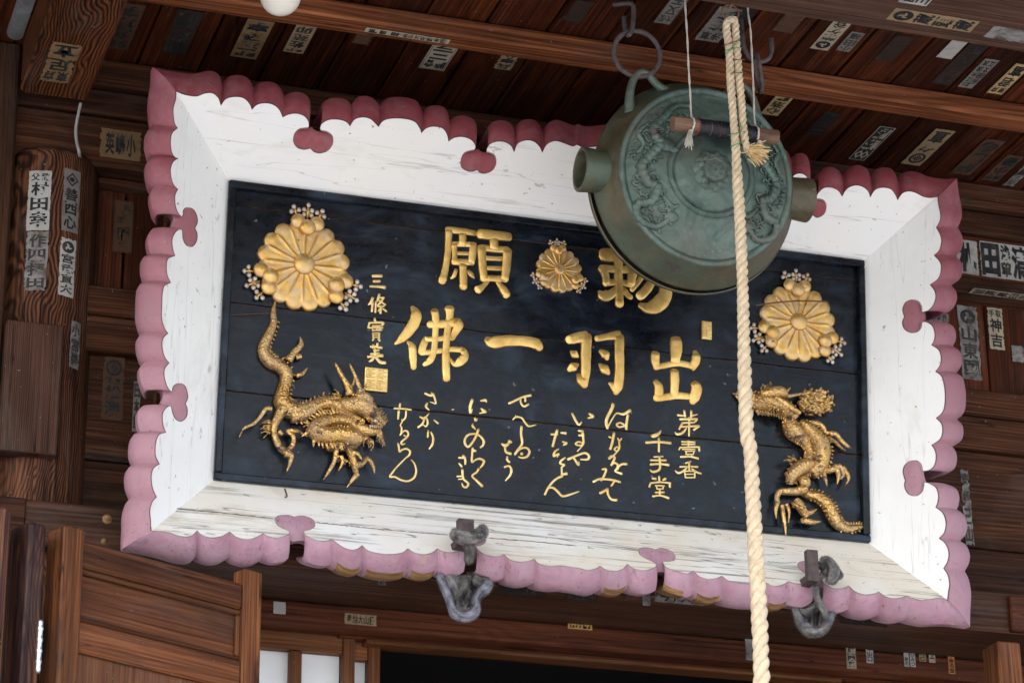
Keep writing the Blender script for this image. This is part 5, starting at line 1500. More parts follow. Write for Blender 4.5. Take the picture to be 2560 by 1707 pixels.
# low dragon relief on both sides of the face
rel = []
def rbody(pts, w, mir, amp=.0):
    q = cr([np.array(p, float) for p in pts], 8)
    P = np.array([(mir*x, -.0005, z) for x, z in q]); n = len(P)
    L = np.arange(n)
    return tube(P, [w*(.35+.65*math.sin(math.pi*(.12+.80*i/(n-1)))) for i in range(n)], 12, True, 1.0, lambda i, t: 1+.16*math.sin(i*2.1)+.10*math.sin(6*t+i))
for mir in (-1, 1):
    r_ = []
    r_.append(rbody([(.055,.172),(.095,.165),(.125,.128),(.15,.095),(.135,.06),(.155,.03),(.178,.0),(.165,-.04),(.14,-.055),(.152,-.09),(.185,-.1),(.175,-.135),(.135,-.15),(.105,-.13)], .0125, mir))
    r_.append(rbody([(.16,.115),(.185,.085),(.175,.055),(.19,.03)], .006, mir))
    r_.append(rbody([(.125,-.075),(.1,-.1),(.085,-.095)], .006, mir))
    for _ in range(150):
        a = random.uniform(-.95, 1.15); rad_ = random.uniform(.136, .204)
        c = (mir*rad_*math.cos(a), 0, rad_*math.sin(a))
        t0 = random.uniform(0, 6.28); n_ = 9; rr = random.uniform(.004, .012)
        P = [np.array([c[0]+rr*(1-.07*i)*math.cos(t0+i*.45), -.001, c[2]+rr*(1-.07*i)*math.sin(t0+i*.45)]) for i in range(n_)]
        r_.append(tube(P, [.0030*(1-i/(n_+1)) for i in range(n_)], 7))
    hx, hz = mir*.118, -.045
    r_.append(ellipsoid((hx, 0, hz+.10), .020, .008, .017, 14, 8)); r_.append(ellipsoid((hx-mir*.016, 0, hz+.09), .013, .006, .010, 12, 8))
    r_.append(ellipsoid((mir*.10, 0, -.125), .018, .007, .014, 14, 8))
    graw('dragon_relief', *domed(merge(r_), .0042), 'bronze')

# hooks and rings that carry it
def hook(name, pts, r, label, cat='hook', group=None, mat='iron'):
    v, f = tube(cr(pts, 8), r, 12)
    return tag(raw(name, v, f, M[mat], None, True), label, cat, group)
HY = GC[1]+.045
la = math.radians(121); lp = GC+gx*math.cos(la)*.312+gz*math.sin(la)*.312+gy*.045
rc = atY(1592.5, 135, lp[1]-.002)
rr0 = .0595
rc = np.array([rc[0], rc[1], rc[2]])
v, f = torus(rc, rr0, .0062, (0.10, 1, .05), 56, 12, 1.06, .05)
tag(raw('iron_ring', v, f, M['iron'], None, True), 'large rusty iron ring through the left lug of the bronze gong', 'ring')
HK = lambda x, y, d=0.0: atY(*C1_(x, y), rc[1]-.004+d)
hook('iron_hook', [HK(400, 44, .02), HK(480, 36, .008), HK(545, 32), HK(580, 55), HK(584, 150), HK(572, 250, -.004), HK(545, 312, -.006), HK(522, 300, .006), HK(505, 230, .014), HK(497, 150, .016)], .0062, 'rusty iron hook under the eave boards carrying the left gong ring')
# right side
lb = math.radians(59); rp = GC+gx*math.cos(lb)*.312+gz*math.sin(lb)*.312+gy*.045
ur = atY(1898, 158, rp[1]-.01)
def U(px, py): return atY(px, py, rp[1]-.012)
hook('iron_hook', [U(1857, 84)+np.array([0, .01, .05]), U(1857, 92), U(1862, 122), U(1876, 146), U(1897, 155), U(1920, 148), U(1929, 125), U(1928, 97)], .0062, 'rusty iron hook under the eave boards right of the rope')
t1, t2 = atY(1888, 140, rp[1]-.012), rp
mid = (t1+t2)/2; axn = np.cross(t1-t2, (0.35, 1, 0)); axn /= np.linalg.norm(axn)
v, f = torus(mid, np.linalg.norm(t1-t2)/2+.006, .0055, np.cross((t1-t2)/np.linalg.norm(t1-t2), np.array([-.35, -.9, .2])/np.linalg.norm([.35, .9, .2])), 48, 10)
tag(raw('iron_ring', v, f, M['iron'], None, True), 'iron ring seen edge on at the right lug of the bronze gong, behind the rope', 'ring')

# ------------------------------------------------------------------ rope, its ring and hook
RY = -.605
rr1 = atY(1825.5, 33, RY)
v, f = torus(rr1, .0215, .0019, (.15, 1, 0), 36, 8)
tag(raw('small_ring', v, f, M['rustring'], None, True), 'small rusty ring from which the thick rope hangs', 'ring')
hook('small_hook', [rr1+np.array([.006, .004, .075]), rr1+np.array([.006, 0, .040]), rr1+np.array([.004, -.005, .022]), rr1+np.array([0, .004, .016]), rr1+np.array([-.003, .008, .024])], .0032, 'small rusty hook in the eave beam holding the rope ring', mat='rustring')
C1, C2, C9 = crop(1420, 0, 3.5636), crop(1420, 340, 3.5636), crop(1700, 1130, 2.7174)
def ropeY(y): return RY-.10*max(0, (y-300)/1400.0)
def rpt(k, x, y, dy=0.0):
    q = k(x, y); return atY(q[0], q[1], ropeY(q[1])+dy)
mpx = 7013.9/6.0
lpath = [rpt(C1, 1450, 178), rpt(C1, 1418, 200, -.004), rpt(C1, 1412, 260), rpt(C1, 1425, 350), rpt(C1, 1440, 500), rpt(C1, 1448, 700), rpt(C1, 1462, 900), rpt(C1, 1474, 1050), rpt(C1, 1486, 1200), rpt(C1, 1495, 1330),
         rpt(C2, 1498, 130), rpt(C2, 1502, 250), rpt(C2, 1512, 420), rpt(C2, 1524, 600), rpt(C2, 1537, 850), rpt(C2, 1550, 1150), rpt(C2, 1560, 1500),
         rpt(C9, 450, 0-200), rpt(C9, 480, 0), rpt(C9, 495, 300), rpt(C9, 512, 600), rpt(C9, 528, 900), rpt(C9, 543, 1200), rpt(C9, 556, 1560), rpt(C9, 575, 2000), rpt(C9, 600, 2500)]
rpath = [rpt(C1, 1450, 178), rpt(C1, 1478, 178, -.004), rpt(C1, 1490, 230), rpt(C1, 1496, 330), rpt(C1, 1510, 500), rpt(C1, 1524, 700), rpt(C1, 1545, 900), rpt(C1, 1558, 1080), rpt(C1, 1570, 1200), rpt(C1, 1592, 1310), rpt(C1, 1612, 1350)]
rope = thing('bell_rope', tuple(rr1+np.array([0, 0, -.03])), 'thick cream twisted rope, doubled at its top, hanging down before the gong', 'rope')
def strands(path, rad, pitch_, nst=3, name='strand', ph=0.0):
    P = np.array(cr(path, 14))
    L = np.concatenate(([0], np.cumsum(np.linalg.norm(np.diff(P, axis=0), axis=1))))
    n = int(L[-1]/.0042)
    s = np.linspace(0, L[-1], n)
    Q = np.stack([np.interp(s, L, P[:, i]) for i in range(3)], 1)
    R_ = np.interp(s/L[-1], [r[0] for r in rad], [r[1] for r in rad])
    T = np.gradient(Q, axis=0); T /= np.linalg.norm(T, axis=1)[:, None]
    Nn = np.cross(T, np.array([0, 1.0, 0.2])); Nn /= np.linalg.norm(Nn, axis=1)[:, None]
    Bn = np.cross(T, Nn)
    tw = np.concatenate(([0], np.cumsum(np.diff(s)/(pitch_*R_[1:]))))*2*math.pi
    tw = tw+.35*np.sin(s*9.0+ph)+.22*np.sin(s*23.0+2*ph)
    R_ = R_*(1+.03*np.sin(s*14.0)+.02*np.sin(s*41.0))
    for j in range(nst):
        a = tw+2*math.pi*j/nst+ph
        C = Q+(Nn*np.cos(a)[:, None]+Bn*np.sin(a)[:, None])*(R_*.50)[:, None]
        v, f = tube(C, R_*.58, 10, True, 1.0, lambda i, t: 1+.03*math.sin(9*t+i*.9))
        raw(name, v, f, M['rope'], rope, True)
    return Q
rw = .0092
strands(lpath, [(0, rw), (.16, rw*1.06), (.22, .0125), (.35, .0133), (.5, .0155), (.65, .0172), (.85, .0180), (1, .0185)], 5.1)
strands(rpath, [(0, rw), (1, rw*1.04)], 5.1, ph=.8)
# frayed end
fe = rpath[-1]; parts = []
for i in range(260):
    d_ = np.array([.026, -.004, -.006])+np.random.default_rng(i).normal(0, .0085, 3)
    a0 = fe+np.random.default_rng(i+500).normal(0, .0045, 3)
    parts.append(tube(cr([a0, a0+d_*.5+np.array([0, 0, .003]), a0+d_], 3), [.0017, .0017, .0016, .0016, .0015, .0014, .0012], 5))
raw('frayed_end', *merge(parts), M['rope_end'], rope, True)
# bindings of thin wire round the doubled rope
for (x0, y0, x1, y1), mt in (((1405, 455, 1540, 432), 'wire_green'), ((1390, 410, 1530, 365), 'wire_rust'), ((1425, 665, 1575, 655), 'wire_rust'), ((1440, 1205, 1585, 1180), 'wire_green'), ((1410, 475, 1525, 340), 'wire_green'), ((1450, 1310, 1570, 1260), 'wire_green'), ((1470, 545, 1560, 540), 'wire_rust')):
    a, b_ = rpt(C1, x0, y0), rpt(C1, x1, y1)
    c_ = (a+b_)/2; ex_ = (b_-a)/2; pts = [c_+ex_*1.08*math.cos(t)+np.array([0, -.0135*math.sin(t), -.003*math.sin(t)]) for t in np.linspace(0, 2*math.pi, 30)]
    v, f = tube(pts, .0011, 6)
    raw('binding_wire', v, f, M[mt], rope, True)
pts = [rpt(C1, 1530, 1090, -.012), rpt(C1, 1545, 1130, -.014), rpt(C1, 1552, 1165, -.014)]
raw('binding_wire', *tube(cr(pts, 4), .0011, 6), M['wire_green'], rope, True)

# ------------------------------------------------------------------ wooden striker on two cords
SYY = -.535
def spt(x, y, dy=0.0):
    q = C1(x, y); return atY(q[0], q[1], SYY+dy)
s0, s1 = spt(932, 1100), spt(1862, 1230)
st = thing('wooden_striker', tuple((s0+s1)/2), 'short bare branch bound with black cord, hung on two strings before the gong', 'striker')
ax_ = (s1-s0)
pts = [s0+ax_*t+np.array([0, 0, .001*math.sin(t*9)]) for t in np.linspace(0, 1, 30)]
v, f = tube(pts, [.0175+.0008*math.sin(i*.7)+.001*(abs(i-15)/15) for i in range(30)], 20)
so = raw('branch', v, f, M['stick'], st, True); so.modifiers.new('edge', 'EDGE_SPLIT').split_angle = math.radians(50)
parts = []
for a, b_ in ((.243, .565), (.70, .800)):
    n_ = int((b_-a)*78)
    for i in range(n_):
        t = a+(b_-a)*(i+.5)/n_
        if a < .3 and i in (8, 15): continue
        c_ = s0+ax_*t; rr = .0198+.0012*random.random()
        axd = ax_/np.linalg.norm(ax_)+np.array([random.uniform(-.06, .06), random.uniform(-.06, .06), random.uniform(-.06, .06)])
        parts.append(torus(c_, rr-.001, .0021, axd, 26, 7))
raw('black_binding', *merge(parts), M['wrap'], st, True)
parts = [torus(s0+ax_*t, .0185, .0012, ax_, 24, 6) for t in (.236, .808)]
raw('red_thread', *merge(parts), plain('red_thread', (.35, .06, .03), .7), st, True)
def cordthing(label, pts, tip):
    o = thing('hanging_cord', tuple(pts[0]), label, 'cord', 'cords of the striker')
    P = np.array(cr(pts, 10)); L = np.arange(len(P))
    for ph in (0, math.pi):
        off = np.stack([np.cos(L*.55+ph), np.sin(L*.55+ph), 0*L], 1)*.0011
        raw('yarn', *tube(P+off, .0017, 8), M['cord'], o, True)
    parts = []
    for i in range(46):
        g_ = np.random.default_rng(i+int(abs(tip[0])*1000)); d_ = np.array([-.004, 0, -.030])+g_.normal(0, .0050, 3)
        a0 = tip+g_.normal(0, .0022, 3)
        parts.append(tube([a0, a0+d_*.5+g_.normal(0, .0012, 3), a0+d_], [.0015, .0014, .0008], 5))
    parts.append(ellipsoid(tip+np.array([.002, -.001, .004]), .006, .005, .005, 12, 8))
    raw('tassel', *merge(parts), M['cord'], o, True)
    return o
zt_ = ZC-.002
def wrapend(c): return [c+np.array([0, -.020, .008]), c+np.array([0, -.0215, -.008]), c+np.array([-.002, -.012, -.021])]
ca, cb = s0+ax_*.175, s0+ax_*.795
a0 = spt(1040, -40); a1 = spt(1100, 1030)
cordthing('pale twisted cord holding the left end of the striker', [a0+np.array([0, 0, zt_-.1*0-a0[2]-.0]), spt(1045, 60), spt(1062, 330), spt(1075, 620), spt(1090, 860), spt(1098, 1030), *[s0+ax_*.175+q for q in ((0, -.019, .010), (0, -.021, -.006), (-.003, -.014, -.020))]], spt(1085, 1185, -.014))
b0 = spt(1597, 25)
cordthing('pale twisted cord knotted to the beam, holding the right end of the striker', [np.array([b0[0], -.599, b0[2]+.004]), spt(1605, 60), spt(1625, 260), spt(1640, 520), spt(1652, 800), spt(1664, 1090), *[s0+ax_*.79+q for q in ((0, -.019, .010), (0, -.021, -.006), (0, -.014, -.020))]], spt(1700, 1280, -.014))
# ------------------------------------------------------------------ iron supports and rag padding under the signboard
def fuzz(v, f, n, ln, seed):
    g_ = np.random.default_rng(seed); v = np.array(v); parts_v = []; parts_f = []; k = 0
    quads = [q for q in f if len(q) == 4]
    for _ in range(n):
        q = quads[g_.integers(len(quads))]
        a, b_, c_, d_ = (v[i] for i in q)
        u, w = g_.random(2); p = (a*(1-u)+b_*u)*(1-w)+(d_*(1-u)+c_*u)*w
        nr = np.cross(c_-a, d_-b_); L = np.linalg.norm(nr)
        if L < 1e-9: continue
        nr /= L; t = (b_-a)/(np.linalg.norm(b_-a)+1e-9)
        dr = nr+g_.normal(0, .7, 3); dr /= np.linalg.norm(dr)
        l = ln*g_.uniform(.5, 1.3); s = t*ln*.10
        parts_v += [p-s, p+s, p+dr*l]; parts_f.append((k, k+1, k+2)); k += 3
    return np.array(parts_v), parts_f
def lump(k, pts, sc, Y, seed, n=28, flat=.75, amp=.16):
    g_ = np.random.default_rng(seed); ph = g_.uniform(0, 6, 6)
    P = []; R = []
    for x, y, w, *dy in [list(q)+[0] for q in pts]:
        pass
    for q in cr([np.array([a[0], a[1], a[2], (a[3] if len(a) > 3 else 0)], float) for a in pts], 7):
        px, py = k(q[0], q[1]); P.append(atY(px, py, Y+q[3])); R.append(q[2]/sc/1010/2*1.5)
    R = [r*(.55 if i in (0, len(R)-1) else 1) for i, r in enumerate(R)]
    return tube(P, R, n, True, flat, lambda i, t: 1+amp*.8*math.sin(3*t+i*.11+ph[0])+amp*.45*math.sin(6*t-i*.13+ph[2])+amp*.35*math.sin(i*.5+ph[3]))
def sheet(k, left, right, Y, deep, seed, nf=4.0):
    Lc = cr([np.array(p, float) for p in left], 8); Rc = cr([np.array(p, float) for p in right], 8)
    n = min(len(Lc), len(Rc)); m_ = 30; V = []; F = []
    g_ = np.random.default_rng(seed); ph = g_.uniform(0, 6, 3)
    for i in range(n):
        for j in range(m_+1):
            t = j/m_; q = Lc[i]*(1-t)+Rc[i]*t
            px, py = k(q[0], q[1])
            d_ = deep*math.sin(math.pi*t)+.010*math.sin(nf*2*math.pi*t+ph[0]+i*.05)+.005*math.sin(9*math.pi*t+ph[1]+i*.21)
            V.append(atY(px, py, Y+d_))
    for i in range(n-1):
        for j in range(m_): F.append((i*(m_+1)+j, i*(m_+1)+j+1, (i+1)*(m_+1)+j+1, (i+1)*(m_+1)+j))
    return V, F
def pad(label, k, sc, groups, seed, sheets=()):
    rt = thing('rag_padding', tuple(atY(*k(500, 900), .06)), label, 'rag', 'rag pads on the signboard supports')
    for gi, (pts, Y, mt) in enumerate(groups):
        v, f = lump(k, pts, sc, Y, seed+gi)
        o = raw('cloth_fold', v, f, M[mt], rt, True)
        fv, ff = fuzz(v, f, 4500, .0058, seed*10+gi)
        fo = raw('loose_fibre', fv, ff, M[mt], o)
        tag(fo, kind='stuff')
    for si, (le, ri, Y, deep, mt) in enumerate(sheets):
        v, f = sheet(k, le, ri, Y, deep, seed+70+si)
        raw('cloth_sheet', v, f, M[mt], rt, True)
        fv, ff = fuzz(v, f, 4500, .0052, seed*13+si)
        tag(raw('loose_fibre', fv, ff, M[mt], rt), kind='stuff')
    return rt
PA, PB = crop(1080, 1270, 5.405), crop(1960, 1350, 6.272)
pad('grey rag bundle tied round the middle support below the signboard', PA, 5.405, [
 ([(275,345,90),(330,350,140),(420,385,150),(520,400,150),(620,370,150),(690,310,120),(650,235,70)], -.016, 'cloth'),
 ([(420,440,70),(490,480,110),(510,560,100),(505,650,92),(500,735,84)], .005, 'cloth'),
 ([(95,900,80),(150,1040,92),(215,1190,84),(270,1340,90),(330,1430,110),(440,1470,112),(550,1420,116),(608,1320,84)], .085, 'cloth_blue'),
 ([(600,1340,80),(590,1240,84),(640,1150,96),(720,1090,110),(775,1000,90)], .08, 'cloth_blue'),
 ([(170,930,120),(260,1010,180),(320,1110,160),(310,1220,90)], .10, 'cloth'),
 ([(470,930,60),(420,1050,80),(350,1180,60)], .085, 'cloth'),
 ([(560,960,130),(650,990,160),(740,970,120)], .10, 'cloth'),
 ([(460,1130,150),(430,1230,160),(400,1330,130)], .135, 'cloth')], 11, [([(60,880),(150,1100),(230,1300),(320,1430)], [(840,930),(760,1060),(640,1240),(560,1420)], .095, .03, 'cloth')])
pad('grey rag bundle with a loose loop tied round the right support below the signboard', PB, 6.272, [
 ([(520,400,50),(590,390,90),(660,440,110),(640,540,90)], .012, 'cloth'),
 ([(590,310,70),(660,300,80),(730,360,110),(780,470,130),(760,580,150),(720,650,110)], -.012, 'cloth'),
 ([(800,600,70),(850,520,90),(870,590,80)], .012, 'cloth'),
 ([(600,540,50),(540,600,70),(510,700,72),(510,800,74),(515,900,76),(560,1010,84),(620,1110,84),(655,1185,50)], .020, 'cloth'),
 ([(150,1060,70),(200,1180,96),(260,1300,120),(340,1400,130),(450,1440,130),(570,1420,130),(660,1340,130)], .085, 'cloth'),
 ([(640,1360,110),(700,1260,100),(740,1150,90),(740,1080,60)], .09, 'cloth_blue'),
 ([(180,1080,90),(300,1120,150),(420,1070,140),(490,1040,80)], .10, 'cloth'),
 ([(230,1250,70),(300,1330,84),(400,1360,70)], .08, 'cloth_blue')], 23, [([(110,1010),(170,1160),(260,1330),(360,1440)], [(800,1020),(770,1160),(700,1320),(600,1430)], .10, .05, 'cloth')])
def support(label, k, x0, y0, x1, y1, Yf):
    a, b_ = atY(*k(x0, y0), Yf), atY(*k(x1, y1), Yf)
    o = thing('iron_support', (float((a[0]+b_[0])/2), .25, float(b_[2])), label, 'bracket', 'iron supports under the signboard')
    v, f = boxg(a[0], b_[0], Yf, Yf+.020, b_[2]-.012, a[2], .0015); raw('upright', v, f, M['iron'], o)
    v, f = boxg(a[0]+.002, b_[0]-.002, Yf+.0205, .249, b_[2]-.012, b_[2]+.008, .0015); raw('arm', v, f, M['iron'], o)
    return o
support('square iron support end in the notch above the middle rag bundle', PA, 356, 128, 572, 420, -.004)
support('taller square iron support end in the notch beside the right rag bundle', PB, 358, 135, 556, 570, -.008)
# thin bent rod below the frame
CR = crop(1340, 1440, 5.6)
pts = [atY(*CR(*q), Y) for q, Y in (((1733, 85), .19), ((1718, 150), .19), ((1702, 225), .19), ((1685, 262), .19), ((1640, 280), .19), ((1500, 270), .195), ((1330, 248), .21))]
pts.append(pts[-1]+np.array([0, .05, 0]))
tag(raw('bent_rod', *tube(cr(pts, 5), .0032, 8), M['iron'], None, True), 'thin bent iron rod sticking out of the beam below the signboard', 'rod')
# ------------------------------------------------------------------ pilgrims' name slips pasted on the timber
_GC = {}
_fc = bpy.data.curves.new('glyph', 'FONT'); _fo = bpy.data.objects.new('glyph', _fc); COL.objects.link(_fo)
_fc.resolution_u = 2
def glyph(ch, bold=.030):
    if (ch, bold) in _GC: return _GC[(ch, bold)]
    if ch == '@t':
        V = []; F = []
        for j in range(3):
            a0 = 2*math.pi*j/3; k0 = len(V); n = 16
            for i in range(n+1):
                t = i/n; an = a0+t*2.5; w = .19*(1-t)**.7+.03; r = .27+.17*t
                for s in (-1, 1): V.append(((r+s*w)*math.cos(an)*.95, (r+s*w)*math.sin(an)*.95))
            for i in range(n): F.append((k0+2*i, k0+2*i+1, k0+2*i+3, k0+2*i+2))
        V, F = np.array(V), F
    elif ch == '@o':
        V = []; F = []; n = 40
        for i in range(n):
            a = 2*math.pi*i/n
            for r in (.34, .5): V.append((r*math.cos(a), r*math.sin(a)))
        F = [(2*i, 2*i+1, 2*((i+1) % n)+1, 2*((i+1) % n)) for i in range(n)]
        k0 = len(V)
        for cx, cy in ((0, .17), (.17, 0), (0, -.17), (-.17, 0)):
            k0 = len(V)
            V += [(cx, cy+.15), (cx+.15, cy), (cx, cy-.15), (cx-.15, cy), (cx, cy+.05), (cx+.05, cy), (cx, cy-.05), (cx-.05, cy)]
            F += [(k0+i, k0+(i+1) % 4, k0+4+(i+1) % 4, k0+4+i) for i in range(4)]
        V = np.array(V)
    elif ch == '@d':
        V = []; F = []
        for cx in (-.22, .22):
            k0 = len(V)
            V += [(cx, .36), (cx+.28, 0), (cx, -.36), (cx-.28, 0), (cx, .2), (cx+.15, 0), (cx, -.2), (cx-.15, 0)]
            F += [(k0+i, k0+(i+1) % 4, k0+4+(i+1) % 4, k0+4+i) for i in range(4)]
        V = np.array(V)
    elif ch == '@q':
        V = np.array([(0, .5), (.42, 0), (0, -.5), (-.42, 0), (0, .36), (.30, 0), (0, -.36), (-.30, 0)]); F = [(i, (i+1) % 4, 4+(i+1) % 4, 4+i) for i in range(4)]
        V = np.concatenate([V, [(.16*math.cos(a), .16*math.sin(a)) for a in np.linspace(0, 2*math.pi, 16, endpoint=False)]]); F.append(tuple(range(8, 24)))
    elif ch == '#':
        V = np.array([(0, 0), (1, 0), (1, 1), (0, 1.0)]); F = [(0, 1, 2, 3)]
    else:
        _fc.body = ch; _fc.offset = bold
        bpy.context.view_layer.update()
        me = bpy.data.meshes.new_from_object(_fo)
        V = np.array([v.co[:2] for v in me.vertices]) if len(me.vertices) else np.zeros((0, 2)); F = [tuple(p.vertices) for p in me.polygons]
        bpy.data.meshes.remove(me)
    if len(V):
        lo, hi = V.min(0), V.max(0); sp_ = np.maximum(hi-lo, 1e-6)
        if ch == '一': sp_[1] = max(sp_[1], .5); lo = lo-np.array([0, .2])
        V = (V-lo)/sp_
    _GC[(ch, bold)] = (V, F)
    return V, F
def tokens(s):
    out = []; i = 0
    while i < len(s):
        if s[i] == '@': out.append(s[i:i+2]); i += 2
        else: out.append(s[i]); i += 1
    return out
X3, Y3, Z3 = np.array([1.0, 0, 0]), np.array([0, 1.0, 0]), np.array([0, 0, 1.0])
ZS = ZC-.0034
PLANES = {
 'ceil': (np.array([0, 0, ZS]), -Z3, -X3, Y3),
 'beam': (np.array([0, 0, ZC-.1032]), -Z3, -Y3, -X3),
 'batten': (np.array([0, 0, ZC-.0552]), -Z3, -Y3, -X3),
 'tie': (np.array([0, 0, .6538]), -Z3, -X3, Y3),
 'w33': (np.array([0, .3288, 0]), -Y3, X3, Z3),
 'board': (np.array([0, .3670, 0]), -Y3, X3, Z3),
 'low': (np.array([0, .3600, 0]), -Y3, X3, Z3),
 'pillar': (np.array([0, pc[1]-pr-.0012, 0]), -Y3, X3, Z3),
 'lintel': (np.array([0, .4988, 0]), -Y3, X3, Z3),
 'nageshi': (np.array([0, .2488, 0]), -Y3, X3, Z3),
 'rail': (np.array([0, 0, z_d-.0012]), -Z3, -Y3, -X3),
}
def slip(label, plane, k, head, tail, width, paper_, ink_, rows, border=0, tear=.0, bold=.03, px=True, dog=0.0, peak=0.0, margin=.07, blocks=(), cat='paper slip'):
    o_, n_, r_, u_ = PLANES[plane]
    h3, t3 = atP(*k(*head), o_, n_), atP(*k(*tail), o_, n_)
    H = abs(np.dot(h3-t3, u_)); c3_ = (h3+t3)/2
    if px:
        a, b_ = k(head[0]-width/2, head[1]), k(head[0]+width/2, head[1])
        W = abs(np.dot(atP(*b_, o_, n_)-atP(*a, o_, n_), r_))
    else: W = width
    g_ = np.random.default_rng(abs(hash(label)) % 99991 if False else sum(ord(c) for c in label))
    rt = thing('name_slip', tuple(c3_), label, cat, "pilgrims' name slips pasted on the timber")
    def place(uv, lift):
        p = c3_+r_*uv[0]+u_*uv[1]+n_*lift
        if plane == 'pillar':
            p = np.array([p[0], pillar_Y(p[0])-.001-lift, p[2]])
        return p
    # paper with uneven edges; a strip of quads
    ny, nx = 24, 8; V = []; F = []
    for j in range(ny+1):
        y = -H/2+H*j/ny
        l = -W/2+tear*W*abs(g_.normal(0, .5))*(1 if g_.random() < .6 else .2); rr = W/2-tear*W*abs(g_.normal(0, .5))*(1 if g_.random() < .6 else .2)
        if dog and j > ny*(1-dog): rr -= (j-ny*(1-dog))/(ny*dog)*W*.5
        for i in range(nx+1):
            yy = y if not peak else (y+H/2)*(1-peak*abs(2*i/nx-1))-H/2
            if j in (0, ny) and tear: yy = y+(-1 if j else 1)*tear*H*.22*abs(g_.normal(0, .5))
            V.append(place((l+(rr-l)*i/nx, yy), .0002+.0003*abs(math.sin(i*1.3+j*.7+W*90))))
    for j in range(ny):
        for i in range(nx): F.append((j*(nx+1)+i, j*(nx+1)+i+1, (j+1)*(nx+1)+i+1, (j+1)*(nx+1)+i))
    k0 = len(V); 
    raw('paper', V, F, M[paper_], rt)
    parts = []; mw_, mh_ = W*margin, H*margin*.6
    items = []
    if rows and isinstance(rows[0], tuple) and len(rows[0]) == 2:
        tot = sum(q[1] for q in rows); y1 = H/2-mh_; av = H-2*mh_
        for s, rel in rows:
            tk = tokens(s); y0 = y1-av*rel/tot; w_ = (W-2*mw_)/len(tk)
            for i, ch in enumerate(tk):
                if ch == ' ': continue
                x0 = -W/2+mw_+w_*i
                items.append((ch, x0+w_*.06, x0+w_*.94, y0+(y1-y0)*.05, y1-(y1-y0)*.05))
            y1 = y0
    else:
        for ch, a, b_, c_, d_ in rows:
            items.append((ch, -W/2+W*a, -W/2+W*b_, -H/2+H*c_, -H/2+H*d_))
    def addp(V2, F2, lift):
        parts.append(([place(q, lift) for q in V2], F2))
    for a, b_, c_, d_ in blocks:
        addp([(-W/2+W*a, -H/2+H*c_), (-W/2+W*b_, -H/2+H*c_), (-W/2+W*b_, -H/2+H*d_), (-W/2+W*a, -H/2+H*d_)], [(0, 1, 2, 3)], .0010)
    if border:
        e = W*.045; t = W*.02*border
        for a, b_, c_, d_ in ((-W/2+e, W/2-e, H/2-e-t, H/2-e), (-W/2+e, W/2-e, -H/2+e, -H/2+e+t), (-W/2+e, -W/2+e+t, -H/2+e+t, H/2-e-t), (W/2-e-t, W/2-e, -H/2+e+t, H/2-e-t)):
            addp([(a, c_), (b_, c_), (b_, d_), (a, d_)], [(0, 1, 2, 3)], .0010)
    for ch, a, b_, c_, d_ in items:
        GV, GF = glyph(ch, bold)
        if not len(GV): continue
        addp([(a+(b_-a)*q[0], c_+(d_-c_)*q[1]) for q in GV], GF, .0011 if not blocks else .0011)
    if parts: raw('lettering', *merge(parts), M[ink_], rt)
    return rt
c1, c2, c3c = k1, k2, k3
z1 = crop(2180, 0, 6.03); zp = crop(0, 340, 2.529); z4 = crop(2300, 580, 3.733); zl = crop(600, 1400, 4.704); zr = crop(2040, 1430, 4.523); zm_ = crop(1340, 1440, 5.6)
S = slip
# on the eave boards, between wall and batten
S('browned name slip on the leftmost eave board next to the tie beam', 'ceil', c1, (792,338), (908,27), 178, 'p_brown', 'ink', [('浅草',.75),('九',1),('乃',1),('字',1)], tear=.03)
S('nearly black faded name slip on the second eave board, left of the glass globe', 'ceil', c1, (1200,372), (1290,70), 188, 'p_dark', 'ink', [('東都',.7),('堤',1),('間',1.1)], tear=.05)
S('tan slip with four bold characters on the eave board straight below the glass globe', 'ceil', c1, (1666,397), (1782,140), 192, 'p_ochre', 'ink', [('奉拝',.6),('酒',1),('發',1),('亭',1)])
S('small tan slip right of the glass globe, three bold characters', 'ceil', c1, (1995,360), (2108,175), 148, 'p_tan', 'ink', [('奉拝',.5),('佐',1),('苑',1),('卯',1)])
S('cream bordered slip half hidden by the batten, left of the torn triangular one', 'ceil', c2, (598,472), (780,270), 190, 'p_cream', 'ink', [('睦會',.9),('三',1.1),('子',1)], border=1)
S('torn triangular remnant of a slip behind the batten above the middle of the frame', 'ceil', c2, (1090,475), (1195,360), 135, 'p_tan', 'ink', [('兵',1),('亭',1),('公',.8)], border=1, tear=.14, dog=.0)
S('yellow slip with a lozenge mark half behind the batten, right of the gong', 'ceil', c3c, (610,786), (735,640), 132, 'p_yellow', 'ink', [('心',.9),('浩',1),('藤',1)])
S('black slip with cream characters and two lozenges above the right part of the frame', 'ceil', c3c, (1196,1092), (1432,868), 132, 'p_black', 'ink_cream', [('@d',.8),('講',1),('勝',1)], border=2.2)
S('tan slip with a round crest above the right end of the frame', 'ceil', c3c, (1572,1126), (1822,888), 152, 'p_tan', 'ink', [('@o',1),('夕',.9),('直',1.1)], tear=.03)
S('browned slip with cursive characters at the right, beside the round crest slip', 'ceil', c3c, (1902,1190), (2172,958), 158, 'p_brown', 'ink', [('好',1),('し',.9),('の',1)], tear=.04)
S('browned slip with small heading near the right edge above the frame corner', 'ceil', c3c, (2112,1236), (2300,1065), 132, 'p_brown', 'ink', [('京都',.6),('小',.9),('蘭',1.1)], tear=.04)
S('narrow worn slip at the far right edge close to the wall beam', 'ceil', c3c, (2245,1272), (2392,1130), 84, 'p_worn', 'ink_faded', [('小',1),('蘭',1)], tear=.12)
